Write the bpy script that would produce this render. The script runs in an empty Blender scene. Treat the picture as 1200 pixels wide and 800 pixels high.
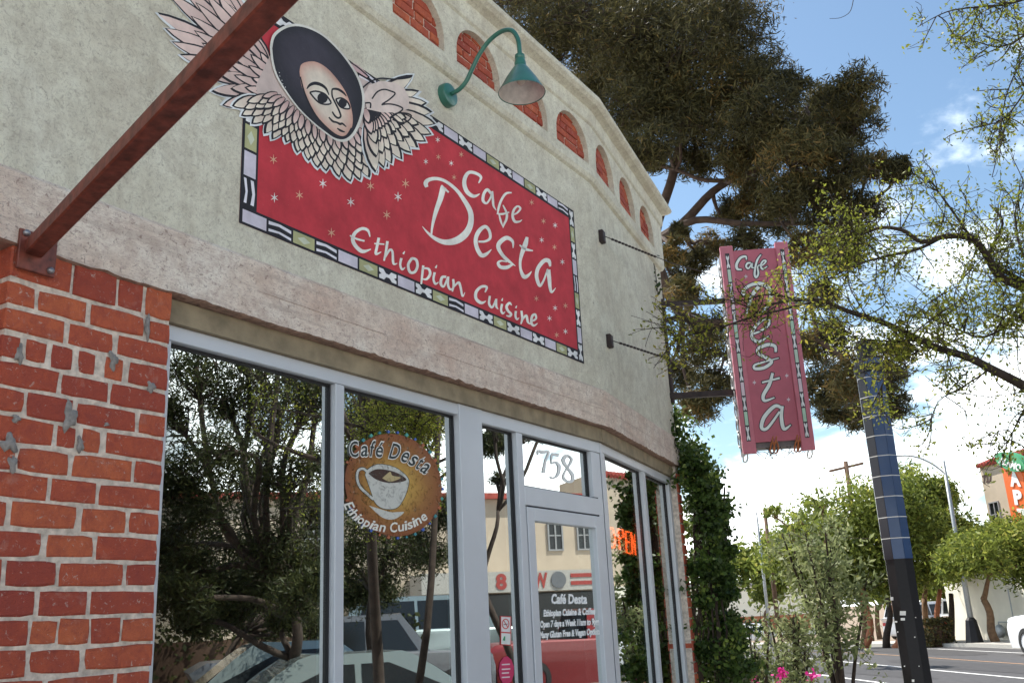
import bpy, math, random
import numpy as np
from mathutils import Vector, Matrix
random.seed(7); rng = np.random.default_rng(7)
R = math.radians
scene = bpy.context.scene
col = scene.collection

# ------------------------------------------------------------------ camera
EYE = Vector((0, 0, 1.6))
FPX = 1120.0
_r, _p = R(2.75), R(16.3)
_R0 = Vector((1, 0, 0)); _F = Vector((0, math.cos(_p), math.sin(_p))); _U0 = Vector((0, -math.sin(_p), math.cos(_p)))
_R = _R0 * math.cos(_r) - _U0 * math.sin(_r); _U = _U0 * math.cos(_r) + _R0 * math.sin(_r)
cam = bpy.data.cameras.new('camera'); camo = bpy.data.objects.new('camera', cam); col.objects.link(camo)
cam.sensor_width = 36; cam.lens = FPX / 1200 * 36; cam.clip_end = 6000; cam.clip_start = .05
M = Matrix((( _R.x, _U.x, -_F.x, EYE.x), (_R.y, _U.y, -_F.y, EYE.y), (_R.z, _U.z, -_F.z, EYE.z), (0, 0, 0, 1)))
camo.matrix_world = M
scene.camera = camo

# ------------------------------------------------------------------ sky, sun, exposure
SUN_AZ, SUN_EL = -38.0, 57.0            # azimuth clockwise from +Y
world = bpy.data.worlds.new('World'); scene.world = world; world.use_nodes = True
nt = world.node_tree; nt.nodes.clear()
def WN(t, **k):
    n = nt.nodes.new(t)
    for a, v in k.items(): setattr(n, a, v)
    return n
wo = WN('ShaderNodeOutputWorld'); bg = WN('ShaderNodeBackground'); bg.inputs[1].default_value = .115
sky = WN('ShaderNodeTexSky'); sky.sky_type = 'NISHITA'; sky.sun_disc = False
sky.sun_elevation = R(SUN_EL); sky.sun_rotation = R(SUN_AZ); sky.air_density = 1.0; sky.dust_density = .6; sky.ozone_density = 1.5
tc = WN('ShaderNodeTexCoord'); sx = WN('ShaderNodeSeparateXYZ'); nt.links.new(tc.outputs['Generated'], sx.inputs[0])
def wm(op, a, b=None, clamp=False):
    n = WN('ShaderNodeMath', operation=op); n.use_clamp = clamp
    for i, v in enumerate((a, b)):
        if v is None: continue
        if hasattr(v, 'is_linked') or hasattr(v, 'links'): nt.links.new(v, n.inputs[i])
        else: n.inputs[i].default_value = v
    return n.outputs[0]
zc = wm('MAXIMUM', sx.outputs[2], 0.0)
den = wm('ADD', zc, .22)
cx = wm('DIVIDE', sx.outputs[0], den); cy = wm('DIVIDE', sx.outputs[1], den)
cv = WN('ShaderNodeCombineXYZ'); nt.links.new(cx, cv.inputs[0]); nt.links.new(cy, cv.inputs[1]); cv.inputs[2].default_value = 2.7
no = WN('ShaderNodeTexNoise'); no.inputs['Scale'].default_value = 1.35; no.inputs['Detail'].default_value = 9; no.inputs['Roughness'].default_value = .56; no.inputs['Distortion'].default_value = .25
nt.links.new(cv.outputs[0], no.inputs['Vector'])
# more cloud towards the horizon
lift = wm('MULTIPLY', wm('SUBTRACT', .36, zc), .62)
dens = wm('ADD', no.outputs[0], lift)
cr = WN('ShaderNodeMapRange'); cr.inputs[1].default_value = .54; cr.inputs[2].default_value = .68; nt.links.new(dens, cr.inputs[0]); cr.interpolation_type = 'SMOOTHSTEP'
no2 = WN('ShaderNodeTexNoise'); no2.inputs['Scale'].default_value = 3.1; no2.inputs['Detail'].default_value = 5; nt.links.new(cv.outputs[0], no2.inputs['Vector'])
crr = WN('ShaderNodeMapRange'); crr.inputs[1].default_value = .3; crr.inputs[2].default_value = .7; crr.inputs[3].default_value = 12.0; crr.inputs[4].default_value = 17.0; nt.links.new(no2.outputs[0], crr.inputs[0])
cc = WN('ShaderNodeCombineXYZ')
for i, g in enumerate((.96, 1.0, .99)):
    nt.links.new(wm('MULTIPLY', crr.outputs[0], g), cc.inputs[i])
skm = WN('ShaderNodeMixRGB', blend_type='MULTIPLY'); skm.inputs[0].default_value = 1; skm.inputs[2].default_value = (.76, .81, .77, 1); nt.links.new(sky.outputs[0], skm.inputs[1])
mx = WN('ShaderNodeMixRGB'); nt.links.new(cr.outputs[0], mx.inputs[0]); nt.links.new(skm.outputs[0], mx.inputs[1]); nt.links.new(cc.outputs[0], mx.inputs[2])
nt.links.new(mx.outputs[0], bg.inputs[0]); nt.links.new(bg.outputs[0], wo.inputs[0])
sl = bpy.data.lights.new('sun', 'SUN'); sl.energy = 4.2; sl.angle = R(.5); sl.color = (1, .95, .87)
so = bpy.data.objects.new('sun', sl); col.objects.link(so)
sd = Vector((math.sin(R(SUN_AZ)) * math.cos(R(SUN_EL)), math.cos(R(SUN_AZ)) * math.cos(R(SUN_EL)), math.sin(R(SUN_EL))))
so.rotation_euler = sd.to_track_quat('Z', 'Y').to_euler(); so.location = sd * 60
scene.view_settings.view_transform = 'Standard'; scene.view_settings.look = 'None'
scene.view_settings.exposure = 1.02; scene.view_settings.gamma = 1; scene.view_settings.use_curve_mapping = False
scene.cycles.max_bounces = 7; scene.cycles.transparent_max_bounces = 10

# ------------------------------------------------------------------ places: rays and the real planes of the street
def ray(x, y): return _F + _R * ((x - 600) / FPX) + _U * ((400 - y) / FPX)
D = 2.75
A1, A2, A0 = R(31.7), R(21.75), R(-4.7)
d1 = Vector((math.sin(A1), math.cos(A1), 0)); n1 = Vector((math.cos(A1), -math.sin(A1), 0))
d2 = Vector((math.sin(A2), math.cos(A2), 0)); n2 = Vector((math.cos(A2), -math.sin(A2), 0))
KP = n1 * -D + d1 * 5.60; UC = 2.06; CP = KP + d2 * UC
UPZ = Vector((0, 0, 1))
def w1(s, o, z): return n1 * (o - D) + d1 * s + UPZ * z          # front wall: along, proud, height
def w2(u, o, z): return KP + n2 * o + d2 * u + UPZ * z          # second facet
lm = Vector((math.cos(A0), -math.sin(A0), 0)); le = Vector((math.sin(A0), math.cos(A0), 0))
def gz(al): return -.02 * (min(max(al - 34, 0), 70))
def ST(lat, al, z=0): return lm * lat + le * al + UPZ * z       # street frame
def hit(x, y, p0, n):
    r = ray(x, y); return EYE + r * ((p0 - EYE).dot(n) / r.dot(n))
def on1(o=0): return lambda x, y: hit(x, y, n1 * (o - D), n1)
def on2(o=0): return lambda x, y: hit(x, y, KP + n2 * o, n2)
def atR(x, y, rad):
    r = ray(x, y); return EYE + r * (rad / math.hypot(r.x, r.y))

# ------------------------------------------------------------------ materials
mats = {}
class NT:
    def __init__(s, name):
        m = bpy.data.materials.new(name); m.use_nodes = True; s.m = m; s.t = m.node_tree
        s.b = s.t.nodes['Principled BSDF']; s.o = s.t.nodes['Material Output']; mats[name] = m
    def n(s, t, **k):
        q = s.t.nodes.new(t)
        for a, v in k.items(): setattr(q, a, v)
        return q
    def l(s, a, b): s.t.links.new(a, b)
    def co(s, scale=(1, 1, 1), kind='Object'):
        tcn = s.n('ShaderNodeTexCoord'); mp = s.n('ShaderNodeMapping'); mp.inputs['Scale'].default_value = scale
        s.l(tcn.outputs[kind], mp.inputs[0]); return mp.outputs[0]
    def noise(s, vec, scale, detail=4, rough=.55, dist=0):
        q = s.n('ShaderNodeTexNoise'); q.inputs['Scale'].default_value = scale; q.inputs['Detail'].default_value = detail
        q.inputs['Roughness'].default_value = rough; q.inputs['Distortion'].default_value = dist; s.l(vec, q.inputs['Vector']); return q.outputs[0]
    def ramp(s, f, stops):
        q = s.n('ShaderNodeValToRGB'); e = q.color_ramp.elements
        while len(e) < len(stops): e.new(.5)
        for i, (p, c) in enumerate(stops): e[i].position = p; e[i].color = (*c, 1) if len(c) == 3 else c
        s.l(f, q.inputs[0]); return q.outputs[0]
    def mix(s, f, a, b, mode='MIX'):
        q = s.n('ShaderNodeMixRGB', blend_type=mode)
        for i, v in enumerate((f, a, b)):
            if hasattr(v, 'links'): s.l(v, q.inputs[i])
            elif i == 0: q.inputs[0].default_value = v
            else: q.inputs[i].default_value = (*v, 1)
        return q.outputs[0]
    def bump(s, h, strength=.3, dist=.01):
        q = s.n('ShaderNodeBump'); q.inputs['Strength'].default_value = strength; q.inputs['Distance'].default_value = dist
        s.l(h, q.inputs['Height']); s.l(q.outputs[0], s.b.inputs['Normal'])
    def set(s, **k):
        for a, v in k.items():
            i = s.b.inputs[a.replace('_', ' ')]
            if hasattr(v, 'links'): s.l(v, i)
            elif isinstance(v, tuple): i.default_value = (*v, 1) if len(v) == 3 else v
            else: i.default_value = v
        return s.m
def simple(name, c, rough=.6, metal=0, var=.15, sc=30, spec=.5, bump=0, coat=0):
    q = NT(name); v = q.co(); f = q.noise(v, sc, 5)
    lo = tuple(x * (1 - var) for x in c); hi = tuple(min(1, x * (1 + var)) for x in c)
    q.set(Base_Color=q.ramp(f, [(.3, lo), (.7, hi)]), Roughness=rough, Metallic=metal)
    q.b.inputs['Specular IOR Level'].default_value = spec; q.b.inputs['Coat Weight'].default_value = coat
    if bump: q.bump(f, bump)
    return q.m
def mk_stucco():
    q = NT('stucco'); v = q.co(); big = q.noise(v, 1.3, 8, .7, .8); mid = q.noise(v, 9, 8, .78, .4); fine = q.noise(v, 90, 4, .6); pit = q.noise(v, 38, 6, .8, 1.4)
    vs = q.noise(q.co((9, 9, .55)), 1.0, 6, .7)
    c = q.ramp(big, [(.3, (.61, .56, .45)), (.5, (.72, .695, .565)), (.72, (.79, .775, .65))])
    c = q.mix(q.ramp(mid, [(.42, (.0,) * 3), (.68, (.5,) * 3)]), c, (.36, .30, .225))
    c = q.mix(q.ramp(vs, [(.52, (0,) * 3), (.72, (.3,) * 3)]), c, (.36, .32, .25))
    c = q.mix(q.ramp(pit, [(.565, (0,) * 3), (.66, (.65,) * 3)]), c, (.24, .205, .165))
    q.set(Base_Color=c, Roughness=.92)
    gr = q.noise(v, 42, 8, .85, 1.8); c = q.mix(q.ramp(gr, [(.42, (.5,) * 3), (.49, (0,) * 3)]), c, (.32, .28, .225))
    q.set(Base_Color=c)
    hh = q.n('ShaderNodeMath', operation='ADD'); h2 = q.n('ShaderNodeMath', operation='MULTIPLY'); h2.inputs[1].default_value = .4
    q.l(fine, h2.inputs[0]); q.l(pit, hh.inputs[0]); q.l(h2.outputs[0], hh.inputs[1]); q.bump(hh.outputs[0], .6, .014)
def mk_lintel():
    q = NT('old_concrete'); v = q.co(); big = q.noise(v, 2.2, 6, .6, .5); mid = q.noise(v, 16, 6, .7); pit = q.noise(v, 60, 5, .75, 1.)
    lay = q.noise(q.co((1.2, 1.2, 16)), 1.6, 5, .6)
    c = q.ramp(big, [(.3, (.67, .50, .40)), (.5, (.79, .68, .57)), (.7, (.85, .79, .69))])
    c = q.mix(q.ramp(mid, [(.42, (0,) * 3), (.66, (.5,) * 3)]), c, (.44, .30, .235))
    c = q.mix(q.ramp(lay, [(.52, (0,) * 3), (.66, (.4,) * 3)]), c, (.38, .29, .24))
    c = q.mix(q.ramp(pit, [(.56, (0,) * 3), (.64, (.8,) * 3)]), c, (.26, .18, .15)); c = q.mix(q.ramp(q.noise(q.co((1, 1, 3)), 30, 8, .85, 1.5), [(.42, (.7,) * 3), (.49, (0,) * 3)]), c, (.42, .30, .26))
    q.set(Base_Color=c, Roughness=.95)
    hh = q.n('ShaderNodeMath', operation='ADD'); q.l(mid, hh.inputs[0]); q.l(pit, hh.inputs[1]); q.bump(hh.outputs[0], .6, .015)
def mk_brick(name='brick', a=(.36, .062, .038), b=(.58, .145, .058), white=.605):
    q = NT(name); v = q.co(); oi = q.n('ShaderNodeObjectInfo')
    base = q.ramp(oi.outputs['Random'], [(0, a), (.35, (.46, .088, .042)), (.7, (.52, .112, .05)), (1, b)])
    f = q.noise(v, 22, 6, .7, .5); g = q.noise(v, 55, 5, .7, .8); fine = q.noise(v, 160, 4, .6)
    c = q.mix(q.ramp(f, [(.38, (0,) * 3), (.66, (.6,) * 3)]), base, (.27, .05, .04))
    c = q.mix(q.ramp(g, [(white, (0,) * 3), (white + .07, (.75,) * 3)]), c, (.55, .43, .37))
    c = q.mix(q.ramp(q.noise(v, 9, 5, .7, .3), [(.60, (0,) * 3), (.72, (.4,) * 3)]), c, (.5, .28, .22))
    q.set(Base_Color=c, Roughness=.88)
    hh = q.n('ShaderNodeMath', operation='ADD'); q.l(f, hh.inputs[0]); q.l(fine, hh.inputs[1]); q.bump(hh.outputs[0], .9, .009)
def mk_attr(name, rough=.85, vary=.16, sc=16, wear=True):
    q = NT(name); at = q.n('ShaderNodeAttribute'); at.attribute_name = 'Col'; v = q.co(); f = q.noise(v, sc, 6, .65)
    c = q.mix(1.0, at.outputs['Color'], q.ramp(f, [(.3, (1 - vary,) * 3), (.7, (1 + vary * .5,) * 3)]), 'MULTIPLY')
    if wear:
        p = q.noise(v, 75, 5, .75); c = q.mix(q.ramp(p, [(.66, (0,) * 3), (.74, (.35,) * 3)]), c, (.42, .38, .32))
    q.set(Base_Color=c, Roughness=rough); q.bump(q.noise(v, 90, 4), .2, .006)
def mk_glass(name, tint, lo, hi):
    q = NT(name); q.t.nodes.remove(q.b); lw = q.n('ShaderNodeFresnel'); lw.inputs[0].default_value = 1.52
    mr = q.n('ShaderNodeMapRange'); mr.inputs[1].default_value = .04; mr.inputs[2].default_value = .6; mr.inputs[3].default_value = lo; mr.inputs[4].default_value = hi
    q.l(lw.outputs[0], mr.inputs[0]); tr = q.n('ShaderNodeBsdfTransparent'); tr.inputs[0].default_value = (*tint, 1)
    gl = q.n('ShaderNodeBsdfGlossy'); gl.inputs['Roughness'].default_value = .004; gl.inputs[0].default_value = (.93, .98, .97, 1)
    nb = q.n('ShaderNodeBump'); nb.inputs['Strength'].default_value = .06; nb.inputs['Distance'].default_value = .003
    q.l(q.noise(q.co(), 1.1, 2), nb.inputs['Height']); q.l(nb.outputs[0], gl.inputs['Normal'])
    ms = q.n('ShaderNodeMixShader'); q.l(mr.outputs[0], ms.inputs[0]); q.l(tr.outputs[0], ms.inputs[1]); q.l(gl.outputs[0], ms.inputs[2]); q.l(ms.outputs[0], q.o.inputs[0])
def mk_leaf(name, dark, light, trans=.35, third=None, rough=.55):
    q = NT(name); at = q.n('ShaderNodeAttribute'); at.attribute_name = 'Col'
    sp = q.n('ShaderNodeSeparateColor'); q.l(at.outputs['Color'], sp.inputs[0])
    st = [(0, dark), (.75, light)] + ([(1, third)] if third else [])
    c = q.ramp(sp.outputs[0], st); q.set(Base_Color=c, Roughness=rough); q.b.inputs['Specular IOR Level'].default_value = .25
    tl = q.n('ShaderNodeBsdfTranslucent'); q.l(c, tl.inputs[0]); ms = q.n('ShaderNodeMixShader'); ms.inputs[0].default_value = trans
    q.l(q.b.outputs[0], ms.inputs[1]); q.l(tl.outputs[0], ms.inputs[2]); q.l(ms.outputs[0], q.o.inputs[0])
def mk_emit(name, c, e):
    q = NT(name); q.set(Base_Color=c, Emission_Color=c, Emission_Strength=e)
mk_stucco(); mk_lintel(); mk_brick(); mk_attr('mural_paint', .85, .26, 7); mk_attr('sign_paint', .5, .12, 9, False); mk_attr('print', .6, .05, 9, False)
q = NT('decal_paint'); at = q.n('ShaderNodeAttribute'); at.attribute_name = 'Col'; v = q.co()
q.set(Base_Color=at.outputs['Color'], Roughness=.5); tr_ = q.n('ShaderNodeBsdfTransparent'); ms_ = q.n('ShaderNodeMixShader')
f_ = q.ramp(q.noise(v, 26, 7, .75, .8), [(.50, (.97,) * 3), (.66, (.35,) * 3)]); q.l(f_, ms_.inputs[0]); q.l(tr_.outputs[0], ms_.inputs[1]); q.l(q.b.outputs[0], ms_.inputs[2]); q.l(ms_.outputs[0], q.o.inputs[0])
mk_glass('window_glass', (.55, .60, .58), .085, .70)
mk_leaf('pine_needles', (.035, .035, .017), (.12, .108, .04), .38, (.22, .14, .045))
mk_leaf('mesquite_leaf', (.11, .135, .02), (.30, .33, .05), .5, (.42, .36, .06))
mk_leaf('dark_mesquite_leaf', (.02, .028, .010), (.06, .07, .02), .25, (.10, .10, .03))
mk_leaf('far_leaf', (.07, .10, .022), (.28, .33, .06), .42, (.44, .42, .09))
mk_leaf('ivy_leaf', (.02, .04, .01), (.085, .14, .03), .3, (.2, .26, .05), .4)
mk_leaf('shrub_leaf', (.09, .12, .045), (.30, .34, .15), .4, (.45, .46, .25))
mk_leaf('petal', (.55, .03, .22), (.75, .06, .35), .3)
simple('mortar', (.60, .52, .44), .95, var=.32, sc=38, bump=1.0); simple('patch_mortar', (.25, .235, .22), .95, var=.3, sc=60, bump=.5)
simple('tan_trim', (.26, .21, .135), .8, var=.3, sc=9); simple('rust_edge', (.30, .19, .14), .95, var=.4, sc=40, bump=.6)
simple('aluminium', (.56, .585, .62), .45, .2, .05, 3); simple('gasket', (.012, .012, .014), .6); simple('seam', (.05, .05, .055), .7)
simple('brown_steel', (.17, .042, .026), .5, .0, .55, 26, bump=.25); simple('bolt', (.3, .3, .32), .4, .8)
simple('green_enamel', (.030, .145, .105), .36, 0, .18, 14, coat=.3); simple('lamp_inside', (.62, .58, .54), .5); simple('bulb_glass', (.55, .5, .42), .15)
simple('dark_iron', (.035, .022, .020), .6, .3, .4, 25); simple('bark', (.038, .026, .019), .95, var=.4, sc=14, bump=.6); simple('pine_bark', (.075, .05, .038), .95, var=.4, sc=8, bump=.6)
simple('pale_bark', (.17, .10, .055), .95, var=.3, sc=8)
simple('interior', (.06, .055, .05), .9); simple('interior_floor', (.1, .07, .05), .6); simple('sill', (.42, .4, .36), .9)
simple('tar', (.045, .043, .045), .85, var=.2, sc=4); simple('asphalt', (.062, .060, .063), .9, var=.25, sc=6, bump=.2); simple('concrete', (.44, .41, .37), .9, var=.15, sc=4, bump=.2); simple('dirt', (.26, .19, .13), .95, var=.3, sc=1.2, bump=.4)
simple('paint_white', (.7, .7, .68), .7, var=.2, sc=7); simple('paint_orange', (.42, .24, .12), .7, var=.2, sc=7)
simple('cream_wall', (.50, .41, .31), .9, var=.08, sc=1.5, bump=.2); simple('white_wall', (.76, .73, .62), .9, var=.06, sc=1.5); simple('roof_tile', (.38, .07, .05), .8, var=.3, sc=5)
simple('orange_sign', (.72, .14, .03), .5, var=.06); simple('green_sign', (.06, .30, .13), .5, var=.08); simple('white_sign', (.8, .8, .78), .5, var=.05); simple('brown_letter', (.07, .035, .03), .7)
simple('dark_window', (.015, .018, .02), .12, spec=.35); simple('car_white', (.74, .75, .77), .25, coat=.7, var=.02); simple('car_silver', (.24, .29, .29), .25, .5, .03, coat=.6)
simple('car_grey', (.10, .105, .115), .3, coat=.4); simple('car_red', (.22, .02, .02), .3, coat=.4); simple('tyre', (.02, .02, .02), .9); simple('rim', (.45, .45, .46), .35, .8); simple('tail_red', (.4, .02, .02), .3)
simple('galvanised', (.38, .40, .41), .5, .5); simple('pole_black', (.009, .009, .012), .5, spec=.3); simple('panel_sky_side', (.022, .065, .17), .4, .0, .12, 3, coat=.12); simple('panel_dark_side', (.008, .010, .022), .35, 0, .1)
simple('wood_pole', (.13, .075, .045), .9, var=.3, sc=3); simple('pole_white', (.7, .7, .7), .6); simple('tube_glass', (.6, .6, .58), .15); simple('orange_coil', (.42, .13, .04), .4); simple('sign_side', (.16, .14, .145), .7)
simple('stone_red', (.34, .05, .04), .6); simple('hedge_wood', (.09, .05, .03), .9); simple('clay', (.36, .13, .06), .8); simple('mesh_grey', (.3, .3, .3), .7)
mk_emit('neon_red', (1, .10, .02), 8); simple('neon_box', (.16, .20, .05), .5); simple('warm_strip', (.5, .2, .06), .5)

# ------------------------------------------------------------------ mesh helpers
def tag(o, label=None, cat=None, group=None, kind=None):
    if label: o['label'] = label
    if cat: o['category'] = cat
    if group: o['group'] = group
    if kind: o['kind'] = kind
    return o
def thing(name, label, cat, loc=(0, 0, 0), group=None, rz=0):
    o = bpy.data.objects.new(name, None); col.objects.link(o); o.location = loc; o.rotation_euler = (0, 0, rz); o.empty_display_size = .2
    return tag(o, label, cat, group)
def wloc(p):
    v = Vector((0, 0, 0))
    while p is not None: v = v + Vector(p.location); p = p.parent
    return v
class MB:
    def __init__(s): s.v = []; s.f = []; s.m = []; s.c = []; s.mi = 0; s.col = (1, 1, 1)
    def add(s, vs, fs, c=None):
        b = len(s.v); s.v += [tuple(x) for x in vs]; s.f += [tuple(b + i for i in f) for f in fs]; s.m += [s.mi] * len(fs)
        if c is not None and len(c) and hasattr(c[0], '__len__'): s.c += list(c)
        else: s.c += [c if c is not None else s.col] * len(vs)
    def box(s, fr, a0, a1, o0, o1, z0, z1):
        p = [fr(a, o, z) for a in (a0, a1) for o in (o0, o1) for z in (z0, z1)]
        s.add(p, [(0, 1, 3, 2), (4, 6, 7, 5), (0, 4, 5, 1), (2, 3, 7, 6), (0, 2, 6, 4), (1, 5, 7, 3)])
    def cham(s, fr, a0, a1, o0, o1, z0, z1, c=.005, j=0.0, seg=None):
        """box seen from its +o side, with chamfered and jittered front"""
        J = lambda: (random.random() - .5) * 2 * j
        q = [(a0, z0), (a1, z0), (a1, z1), (a0, z1)]; q = [(a + J(), z + J()) for a, z in q]
        mid = []; nn = seg or (2, 2, 2, 2)
        for i in range(4):
            a, z = q[i]; b2, z2 = q[(i + 1) % 4]; mid.append((a, z))
            for k in range(1, nn[i]): t = k / nn[i]; mid.append((a + (b2 - a) * t + J() * .6, z + (z2 - z) * t + J() * .6))
        if seg:      # worn corners
            cs = [0, nn[0], nn[0] + nn[1], nn[0] + nn[1] + nn[2]]
            for ci in cs: a, z = mid[ci]; w_ = abs(random.gauss(0, 1)) * .0018 + .0006; mid[ci] = (a + (w_ if a < (a0 + a1) / 2 else -w_), z + (w_ if z < (z0 + z1) / 2 else -w_))
        ca = (a0 + a1) / 2; cz = (z0 + z1) / 2
        back = [fr(a, o0, z) for a, z in mid]; rim = [fr(a, o1 - c, z) for a, z in mid]
        sg = lambda x: (x > 0) - (x < 0)
        fro = [fr(a - sg(a - ca) * c * (1 if abs(a - ca) > c else 0), o1 + J() * .3, z - sg(z - cz) * c * (1 if abs(z - cz) > c else 0)) for a, z in mid]
        n = len(mid); fs = [(i, (i + 1) % n, n + (i + 1) % n, n + i) for i in range(n)] + [(n + i, n + (i + 1) % n, 2 * n + (i + 1) % n, 2 * n + i) for i in range(n)] + [tuple(range(2 * n, 3 * n))]
        s.add(back + rim + fro, fs)
    def tube(s, pts, rad, seg=8, cap=True, c=None):
        pts = [Vector(p) for p in pts]; n = len(pts)
        if not hasattr(rad, '__len__'): rad = [rad] * n
        vs = []; up = None
        for i, p in enumerate(pts):
            t = (pts[min(i + 1, n - 1)] - pts[max(i - 1, 0)]); t = t.normalized() if t.length > 1e-9 else Vector((0, 0, 1))
            if up is None: up = t.orthogonal().normalized()
            up = (up - t * up.dot(t)); up = up.normalized() if up.length > 1e-6 else t.orthogonal().normalized()
            w = t.cross(up)
            for k in range(seg):
                a = 2 * math.pi * k / seg; vs.append(p + (up * math.cos(a) + w * math.sin(a)) * rad[i])
        fs = [(i * seg + k, i * seg + (k + 1) % seg, (i + 1) * seg + (k + 1) % seg, (i + 1) * seg + k) for i in range(n - 1) for k in range(seg)]
        if cap: fs += [tuple(range(seg))[::-1], tuple((n - 1) * seg + k for k in range(seg))]
        s.add(vs, fs, c)
    def lathe(s, prof, o, ax=(0, 0, 1), seg=24):
        """prof: (radius, height) pairs along the axis"""
        ax = Vector(ax).normalized(); u = ax.orthogonal().normalized(); w = ax.cross(u); o = Vector(o)
        vs = [o + ax * h + (u * math.cos(2 * math.pi * k / seg) + w * math.sin(2 * math.pi * k / seg)) * r for r, h in prof for k in range(seg)]
        n = len(prof); s.add(vs, [(i * seg + k, i * seg + (k + 1) % seg, (i + 1) * seg + (k + 1) % seg, (i + 1) * seg + k) for i in range(n - 1) for k in range(seg)])
    def prism(s, pts, ext, both=True):
        """polygon (3-D points) pushed along ext"""
        n = len(pts); ext = Vector(ext); a = [Vector(p) for p in pts]; b = [p + ext for p in a]
        s.add(a + b, [tuple(range(n))[::-1], tuple(range(n, 2 * n))] + [(i, (i + 1) % n, n + (i + 1) % n, n + i) for i in range(n)])
    def poly(s, pts, c=None): s.add(pts, [tuple(range(len(pts)))], c)
    def build(s, name, m, parent=None, smooth=False, autosm=None):
        me = bpy.data.meshes.new(name); off = wloc(parent)
        me.from_pydata([(x - off.x, y - off.y, z - off.z) for x, y, z in s.v], [], s.f)
        ms = m if isinstance(m, (list, tuple)) else [m]
        for q in ms: me.materials.append(mats[q])
        if len(ms) > 1: me.polygons.foreach_set('material_index', s.m)
        if any(x != (1, 1, 1) for x in s.c):
            ca = me.color_attributes.new('Col', 'FLOAT_COLOR', 'POINT')
            ca.data.foreach_set('color', np.array([(*x, 1) for x in s.c], dtype=np.float32).ravel())
        if smooth:
            me.polygons.foreach_set('use_smooth', [True] * len(s.f))
        me.update(); o = bpy.data.objects.new(name, me); col.objects.link(o)
        if smooth and autosm:
            try: me.set_sharp_from_angle(angle=R(autosm))
            except Exception: pass
        if parent: o.parent = parent
        return o
def catmull(p, k=6):
    out = []; n = len(p)
    for i in range(n - 1):
        a = np.array(p[max(i - 1, 0)], float); b = np.array(p[i], float); c = np.array(p[i + 1], float); d = np.array(p[min(i + 2, n - 1)], float)
        for j in range(k):
            t = j / k; out.append(.5 * ((2 * b) + (-a + c) * t + (2 * a - 5 * b + 4 * c - d) * t * t + (-a + 3 * b - 3 * c + d) * t ** 3))
    out.append(np.array(p[-1], float)); return out
def stroke(mb, pts, f, wadd=0, wmul=1, c=None, k=6):
    """brush stroke with varying width; pts (x,y,w) in picture units, f maps (x,y) onto the surface"""
    q = catmull(pts, k); L = []; Rr = []
    for i, p in enumerate(q):
        t = q[min(i + 1, len(q) - 1)][:2] - q[max(i - 1, 0)][:2]; n = np.hypot(*t) or 1; nn = np.array([-t[1], t[0]]) / n
        w = max(p[2] * wmul, .1) / 2 + wadd; L.append(p[:2] + nn * w); Rr.append(p[:2] - nn * w)
    if wadd:
        for e, s_ in ((0, -1), (-1, 1)):
            t = q[0][:2] - q[1][:2] if e == 0 else q[-1][:2] - q[-2][:2]; n = np.hypot(*t) or 1; t = t / n * wadd
            L[e] = L[e] + t; Rr[e] = Rr[e] + t
    n = len(L); vs = [f(*a) for a in L] + [f(*a) for a in Rr]
    mb.add(vs, [(i, i + 1, n + i + 1, n + i) for i in range(n - 1)], c)

_tc = {}
def glyphs(txt, bold=0.0):
    """letters of the built-in font as flat meshes: list of (verts2d, faces, x-advance)"""
    key = (txt, bold)
    if key in _tc: return _tc[key]
    cu = bpy.data.curves.new('t', 'FONT'); cu.body = txt; cu.size = 1; cu.offset = bold; cu.resolution_u = 3
    o = bpy.data.objects.new('t', cu); col.objects.link(o); bpy.context.view_layer.update()
    me = bpy.data.meshes.new_from_object(o.evaluated_get(bpy.context.evaluated_depsgraph_get()))
    v = [(p.co.x, p.co.y) for p in me.vertices]; fs = [tuple(p.vertices) for p in me.polygons]
    bpy.data.objects.remove(o); bpy.data.curves.remove(cu); bpy.data.meshes.remove(me); _tc[key] = (v, fs); return v, fs
def text(mb, txt, p0, p1, cap, f, bold=0.0, c=None, up=None, hcap=.72, shear=0):
    """write txt from p0 to p1 (picture units), cap = letter height; f maps to the surface"""
    v, fs = glyphs(txt, bold); xs = [a for a, _ in v]; x0, x1 = min(xs), max(xs); p0 = np.array(p0, float); p1 = np.array(p1, float); dx = p1 - p0
    if up is None: u = np.array([dx[1], -dx[0]]) / np.hypot(*dx) * cap
    else: u = np.array(up, float) * cap
    mb.add([f(*(p0 + dx * ((a + shear * b - x0) / (x1 - x0)) + u * (b / hcap))) for a, b in v], fs, c)
def arc_text(mb, txt, path, cap, f, width=.62, bold=0.0, c=None, grow=0, shear=.15):
    """letters one by one along a picture-space path"""
    q = catmull(path, 12); q = [np.array(a[:2]) for a in q]; d = [0]
    for i in range(1, len(q)): d.append(d[-1] + np.hypot(*(q[i] - q[i - 1])))
    wd = []
    for ch in txt:
        wd.append({'i': .42, 'l': .42, 'f': .55, 't': .55, ' ': .5, 'D': 1.15, 'E': .95, 'C': 1.1, 's': .8}.get(ch, .9))
    tot = sum(wd); pos = 0
    for ch, w in zip(txt, wd):
        s0 = (pos + w * .08) / tot * d[-1]; s1 = (pos + w * .92) / tot * d[-1]; pos += w
        if ch == ' ': continue
        a = np.array([np.interp(s0, d, [k[0] for k in q]), np.interp(s0, d, [k[1] for k in q])]); b = np.array([np.interp(s1, d, [k[0] for k in q]), np.interp(s1, d, [k[1] for k in q])])
        e = (b - a) * grow; text(mb, ch, a - e, b + e, cap, f, bold, c, shear=shear)

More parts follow.
